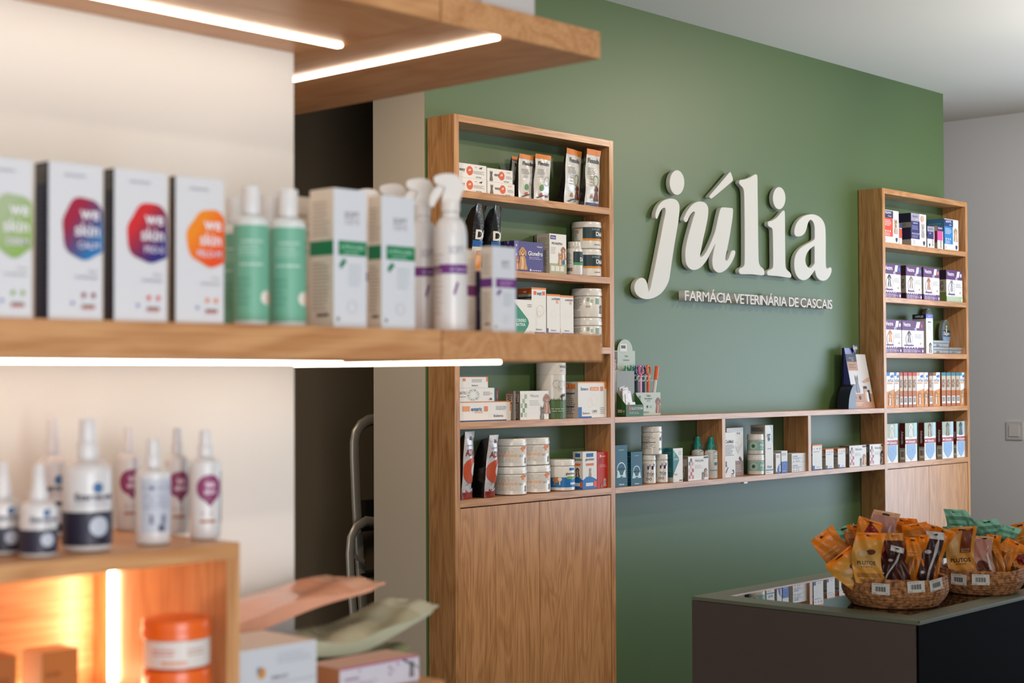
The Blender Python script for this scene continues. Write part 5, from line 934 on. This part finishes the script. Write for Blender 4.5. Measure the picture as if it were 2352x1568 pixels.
# ---- goods on the plinth
PZ = 1.1655
A = hY(727, 1469, 1.815)
b = B(); w_ = A.x-1.39; h_ = A.z-PZ; b.box(0, w_, 0, .13, 0, h_, P('#c6c8cc'), top=P('#dcc4b0')); b.decal(lambda a, b_, e: (a, -e, b_), w_, h_, [('C', .3, .62, .09, '#c98a30', .9), ('C', .27, .66, .06, '#8a7c80', .8), ('T', .52, .52, .05, 'CHEMICALVET', '#6c6a72', 'c', .22, .01), ('R', 0, .42, 1, .44, '#b2b4b8'), ('L', .5, .72, .95, .9, 3, '#b6b8be')])
tag(b.build('cardboard_box', None, (1.39, 1.815, PZ+.0007), smooth=False), 'large white box with small golden emblem, beside the lit display box', 'box')
A = hY(780, 1520, 1.825); C2 = hY(962, 1504, 1.825)
b = B(); w_ = C2.x-A.x; h_ = C2.z-PZ; b.box(0, w_, 0, .075, 0, h_, P('#c9c4cc'), side=P('#b9774c'), top=P('#c9a08c')); b.decal(lambda a, b_, e: (a, -e, b_), w_, h_, [('R', 0, .93, 1, 1, '#a8547c'), ('T', .06, .55, .14, 'Anniversary', '#7a3064', 'l', .45, .02), ('C', .24, .8, .04, '#5c2a60'), ('C', .62, .72, .06, '#8a3c70', .8), ('C', .66, .6, .05, '#8a3c70', .8), ('C', .62, .48, .05, '#8a3c70'), ('C', .72, .8, .05, '#a8547c'), ('CAT', .9, .2, .7, '#5c5250', '#a89c98'), ('P', [(.8, .95), (.98, .55), (.98, .5), (.78, .9)], '#3c3438'), ('L', .06, .2, .5, .42, 3, '#b0a4ae')])
tag(b.build('cardboard_box', None, (A.x, 1.825, PZ+.0007), smooth=False), 'white box with purple flowers, near the right end of the plinth', 'box')
b = B(); b.box(0, .22, 0, .17, 0, .075, P('#d9c9b8')); tag(b.build('cardboard_box', None, (1.395, 1.965, PZ+.0007), smooth=False), 'plain pale carton under the orange bag, behind the white box', 'box')
def lying(label, x0, tip, wd, th, col, seal, sd, items=(), curl=-.02, y=None, z=None, ang=0):
    L_ = (Vector((tip.x, tip.y, 0))-Vector((x0, y, 0))).length
    a = atan2(tip.y-y, tip.x-x0)
    return pouch('treat_bag', label, Vector((x0, y, z)), wd, L_, th, col, items, (radians(-90), 0, a-pi/2), curl, seal=seal, wob=.009, sd=sd, tpow=.5)
T_ = hY(812, 1432, 2.06); lying('orange-pink foil bag lying behind the white box, its crimped end to the right', 1.41, T_, .15, .03, '#e0a080', '#e8b498', 21, y=2.05, z=PZ+.0765+.034, curl=-.025)
T2 = hY(948, 1470, 1.99); lying('pale green foil bag lying behind the box with purple flowers', 1.63, T2, .14, .025, '#b4b498', '#c4c6b0', 22, [('L', .2, .2, .8, .4, 3, '#8a8c74')], y=2.0, z=PZ+.062, curl=-.03)
lying('olive green foil bag underneath the pale green one', 1.625, T2-Vector((.06, 0, 0)), .13, .025, '#8a8a60', '#9c9c74', 23, y=2.0, z=PZ+.028, curl=0)

# ================================================================== baskets and treat bags
ROPE = rope()
def basket(cx, tc, R, hz, label, stick):
    P0 = CAM+ray(cx, 868)*tc; x, y = P0.x, P0.y; az = atan2(x, y); s_ = tc/F
    t = thing('basket', label, 'basket', (x, y, CT+.0008), 'woven rope baskets'); b = B(); n = 140; coils = 10; mi = b.mi(ROPE)
    def prof():
        out = []
        for j in range(coils*4+1):
            v = j/(coils*4); r = R*(.80+.2*sin(min(1, v*1.6)*pi/2)-.035*max(0, v-.55)/.45); out.append((r+  .0018*abs(sin(v*coils*pi)), v*hz, v))
        for j in range(coils*2+1):
            v = 1-j/(coils*2); r = R*(.80+.2*sin(min(1, v*1.6)*pi/2)-.035*max(0, v-.55)/.45)-.009; out.append((r, max(.006, v*hz-.002), v))
        return out
    pr = prof(); i0 = len(b.v)
    b.v.append((0, 0, 0)); b.v.append((0, 0, .006))
    for j, (r, z, v) in enumerate(pr):
        for k in range(n):
            a = 2*pi*k/n; rr_ = r+(  .0010*sin(70*a+v*coils*2.2) if j <= coils*4 else 0); zz = z+.002*sin(5*a+v*2)*(v > .9)+.001*sin(31*a)*(v > .05)
            b.v.append((rr_*cos(a), rr_*sin(a), max(0, zz)))
    for j in range(len(pr)-1):
        for k in range(n):
            k2 = (k+1) % n; a = i0+2+j*n; b.f.append((a+k, a+k2, a+n+k2, a+n+k)); b.m.append(mi)
    for k in range(n):
        k2 = (k+1) % n; b.f.append((i0, i0+2+k2, i0+2+k)); b.m.append(mi)
        a = i0+2+(len(pr)-1)*n; b.f.append((i0+1, a+k, a+k2)); b.m.append(mi)
    b.build('basket_body', t)
    for px, py, rl in stick:
        dx = (px-cx)*s_; phi = math.asin(max(-1, min(1, dx/R)))-az; w_, h_ = .058, .036; q = B()
        q.box(-w_/2, w_/2, -.0012, 0, -h_/2, h_/2, P('#d8d2c4')); fn = lambda a, b_, e: (a-w_/2, -.0012-e, b_-h_/2)
        q.decal(fn, w_, h_, [('L', .08, .84, .9, .96, 1, '#8a847c')]+[('R', .2+.05*i, .28, .2+.05*i+[.02, .035, .025][i % 3], .72, '#2b2622') for i in range(12)]+[('L', .06, .06, .3, .18, 1, '#6a645c'), ('T', .84, .12, .09, '1,50', '#3a342c', 'c', .2)])
        dd = tc-R*cos(phi+az)*.95; zz = 1.65-(py-868)*dd/F-CT
        q.build('price_sticker', t, ((R+.0065)*sin(phi), -(R+.0065)*cos(phi), zz), (0, radians(rl), phi), smooth=False)
    return t, az
SCH = {
 'O': ('#de7f1a', '#ff8c0a', [('R', .2, 0, .5, .6, '#8a5420'), ('R', .6, .05, .8, .55, '#a86c30'), ('L', .1, .62, .9, .75, 2, '#e0a860')]),
 'P': ('#e09a34', '#ff8c0a', [('R', .12, .30, .92, .68, '#d8a458'), ('T', .5, .40, .075, 'PLUTOS', '#33241a', 'c', .86, .025), ('L', .3, .31, .75, .345, 1, '#5c4026'), ('R', .12, .12, .92, .2, '#a8702c'), ('C', .65, .62, .055, '#6c3418', 1.6), ('C', .4, .58, .06, '#dcb888', 1.4), ('L', .15, .02, .85, .1, 2, '#8a5a24')]),
 'Q': ('#d8953a', '#e89030', [('T', .5, .36, .08, 'PLUTOS', '#33241a', 'c', .9, .025), ('L', .3, .27, .75, .31, 1, '#5c4026'), ('R', .5, .5, .88, .96, '#7a3a1a'), ('T', .69, .57, .035, 'Chicken', '#e0b890', 'c', .3), ('T', .69, .53, .035, 'Flavour', '#e0b890', 'c', .3), ('R', .1, .45, .45, .88, '#d8a868'), ('R', .1, .0, .9, .12, '#a8702c')]),
 'R': ('#ea8a1c', '#f58c14', [('P', [(.3, .6), (.5, .95), (.95, .8), (.95, .4), (.7, .35)], '#8c1c16'), ('T', .7, .6, .06, 'Beef', '#e8c0b0', 'c', .3)]),
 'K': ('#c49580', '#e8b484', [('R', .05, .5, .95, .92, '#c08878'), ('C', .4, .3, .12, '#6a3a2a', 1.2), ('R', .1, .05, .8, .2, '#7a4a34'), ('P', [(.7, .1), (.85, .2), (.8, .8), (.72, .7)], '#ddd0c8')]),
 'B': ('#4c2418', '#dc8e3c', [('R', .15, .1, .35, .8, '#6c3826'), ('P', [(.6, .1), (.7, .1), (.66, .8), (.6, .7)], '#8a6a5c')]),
 'W': ('#3a1c18', '#d8d2cc', [('P', [(.62, .05), (.74, .05), (.82, .6), (.72, .9), (.6, .75), (.68, .5)], '#ccc6c2'), ('C', .3, .6, .04, '#c9c0bc', 1.6), ('C', .35, .2, .03, '#c9c0bc', 1.2)]),  # pale shapes are glare painted onto the dark bag
 'G': ('#5f9478', '#8fd0b0', [('C', .4, .35, .12, '#2f4a34', 1.3), ('C', .65, .55, .1, '#6f7a4c', 1.2), ('R', .1, .7, .9, .78, '#79bfa0'), ('T', .5, .6, .07, 'BIO', '#2c5a44', 'c', .4)]),
 'D': ('#6c1e14', '#7c2418', [('C', .4, .4, .15, '#35120e', 1.3), ('P', [(.3, .2), (.5, .9), (.8, .8)], '#b4481e')]),
}
def bag(bi, cx, cy, w, h, roll, sch, doff, label, yaw=0, sd=0):
    az, tc = bi; t_ = tc+doff; c1, c2, it = SCH[sch]; r_ = radians(roll)
    bx, by = cx-sin(r_)*h/2, cy+cos(r_)*h/2; tx, ty = cx+sin(r_)*h/2, cy-cos(r_)*h/2
    cb, Rb = {b1: (2050, .173), b2: (2247, .146), b3: (2420, .14)}[bi]; lim = max(6, Rb*.84*F/tc-w/2)
    if abs(bx-cb) > lim:                                   # keep the foot of the bag inside the basket
        bx = cb+math.copysign(lim, bx-cb); r_ = atan2(tx-bx, by-ty); h = hypot(tx-bx, by-ty)
    P0 = CAM+ray(bx, by)*t_; P0.z = max(P0.z, CT+.012); s_ = t_/F
    it = it+[('R', .36, .93, .64, .965, '#1c1612')]
    return pouch('treat_bag', label, P0, w*s_, h*s_, .016, c1, it, (radians(-4), r_, -az+radians(yaw)), -.006, seal=c2, back=c1, mt=TREAT, wob=.018 if sch == 'G' else .016, sd=sd, tpow=.35, group=None)
t1, az1 = basket(2050, 5.21, .173, .097, 'woven rope basket with three price stickers, the nearest one', [(2021, 1352, 1), (2094, 1345, -3), (2136, 1339, -9)])
t2, az2 = basket(2247, 5.50, .146, .085, 'woven rope basket with two price stickers, behind the nearest one', [(2202, 1332, 1), (2247, 1331, 0)])
t3, az3 = basket(2420, 5.75, .14, .085, 'woven rope basket cut by the right edge of the photo', [])
b1, b2, b3 = (az1, 5.21), (az2, 5.50), (az3, 5.75)
bags = [
 (b1, 1926, 1282, 62, 136, -28, 'O', .03, 'orange treat bag leaning furthest to the left out of the nearest basket', 10),
 (b1, 1942, 1266, 50, 110, -6, 'G', .085, 'greenish treat bag between two orange ones at the left of the nearest basket', -5),
 (b1, 1964, 1313, 76, 104, -38, 'P', -.09, 'orange bag with dark lettering, tilted over the left rim of the nearest basket', 8),
 (b1, 1998, 1282, 66, 116, 1, 'P', -.125, 'upright orange bag with dark lettering at the front of the nearest basket', 0),
 (b1, 1990, 1245, 56, 104, 20, 'R', .0, 'orange bag with dark red corner in the nearest basket', -12),
 (b1, 2030, 1240, 60, 130, 10, 'K', .08, 'pinkish clear bag standing tallest in the nearest basket', 5),
 (b1, 2072, 1245, 60, 110, 2, 'O', .10, 'orange bag with square top at the back of the nearest basket', -8),
 (b1, 1962, 1245, 44, 80, 12, 'O', .09, 'small orange bag peeping up at the back left of the nearest basket', 0),
 (b1, 2022, 1282, 40, 90, 22, 'D', -.06, 'dark red bag between lettered bag and brown sticks', 0),
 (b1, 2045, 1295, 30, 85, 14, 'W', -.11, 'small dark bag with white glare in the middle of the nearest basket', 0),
 (b1, 2063, 1285, 40, 120, 0, 'B', -.09, 'dark brown stick bag with orange top at the front of the nearest basket', 6),
 (b1, 2092, 1290, 34, 110, 1, 'O', -.10, 'narrow orange stick bag right of the dark brown one', -5),
 (b1, 2116, 1285, 32, 112, 0, 'O', -.08, 'narrow orange stick bag left of the white-glare bag', 5),
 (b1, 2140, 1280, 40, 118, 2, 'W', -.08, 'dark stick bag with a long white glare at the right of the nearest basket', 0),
 (b1, 2164, 1272, 46, 118, 5, 'O', .0, 'orange bag against the right rim of the nearest basket', -15),
 (b1, 2100, 1248, 60, 90, -8, 'O', .05, 'crumpled orange bag behind the stick bags', 12),
 (b1, 2135, 1250, 60, 90, 14, 'O', .07, 'crumpled orange bag at the back right of the nearest basket', -10),
 (b2, 2213, 1270, 62, 118, -5, 'Q', -.09, 'bag with dark lettering and brown flap in the second basket', 0),
 (b2, 2188, 1225, 50, 110, 8, 'G', .06, 'mint green bag standing tallest in the second basket', 0),
 (b2, 2222, 1228, 48, 100, -16, 'G', .08, 'mint green bag just right of the tallest one', 10),
 (b2, 2165, 1245, 46, 80, 26, 'G', .04, 'small mint green bag at the left of the second basket', -8),
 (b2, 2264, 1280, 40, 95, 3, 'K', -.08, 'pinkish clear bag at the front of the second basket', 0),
 (b2, 2287, 1275, 34, 92, 4, 'O', -.06, 'narrow orange bag right of the pinkish clear one', 0),
 (b2, 2313, 1280, 46, 84, 26, 'O', -.02, 'orange bag leaning over the right rim of the second basket', 0),
 (b2, 2272, 1242, 52, 95, -6, 'G', .06, 'mint green bag behind the pinkish clear one', 6),
 (b2, 2312, 1250, 44, 85, 14, 'G', .04, 'mint green bag at the far right of the second basket', -6),
 (b3, 2348, 1255, 44, 105, -6, 'O', -.02, 'orange bag in the basket cut by the right edge, upright', 0),
 (b3, 2395, 1262, 50, 95, 4, 'P', .02, 'lettered orange bag just beyond the right edge of the photo', 0),
 (b3, 2440, 1268, 50, 90, 8, 'G', .04, 'mint green bag in the basket beyond the right edge', 0),
 (b3, 2410, 1285, 44, 80, -4, 'K', -.07, 'pinkish clear bag in the basket beyond the right edge', 0),
 (b3, 2350, 1300, 44, 70, -20, 'R', -.09, 'orange and red bag leaning over the rim at the right edge', 0),
]
for i, (bi, cx, cy, w, h, roll, sch, doff, lab, yaw) in enumerate(bags):
    bag(bi, cx, cy, w, h, roll, sch, doff, lab, yaw, 40+i)
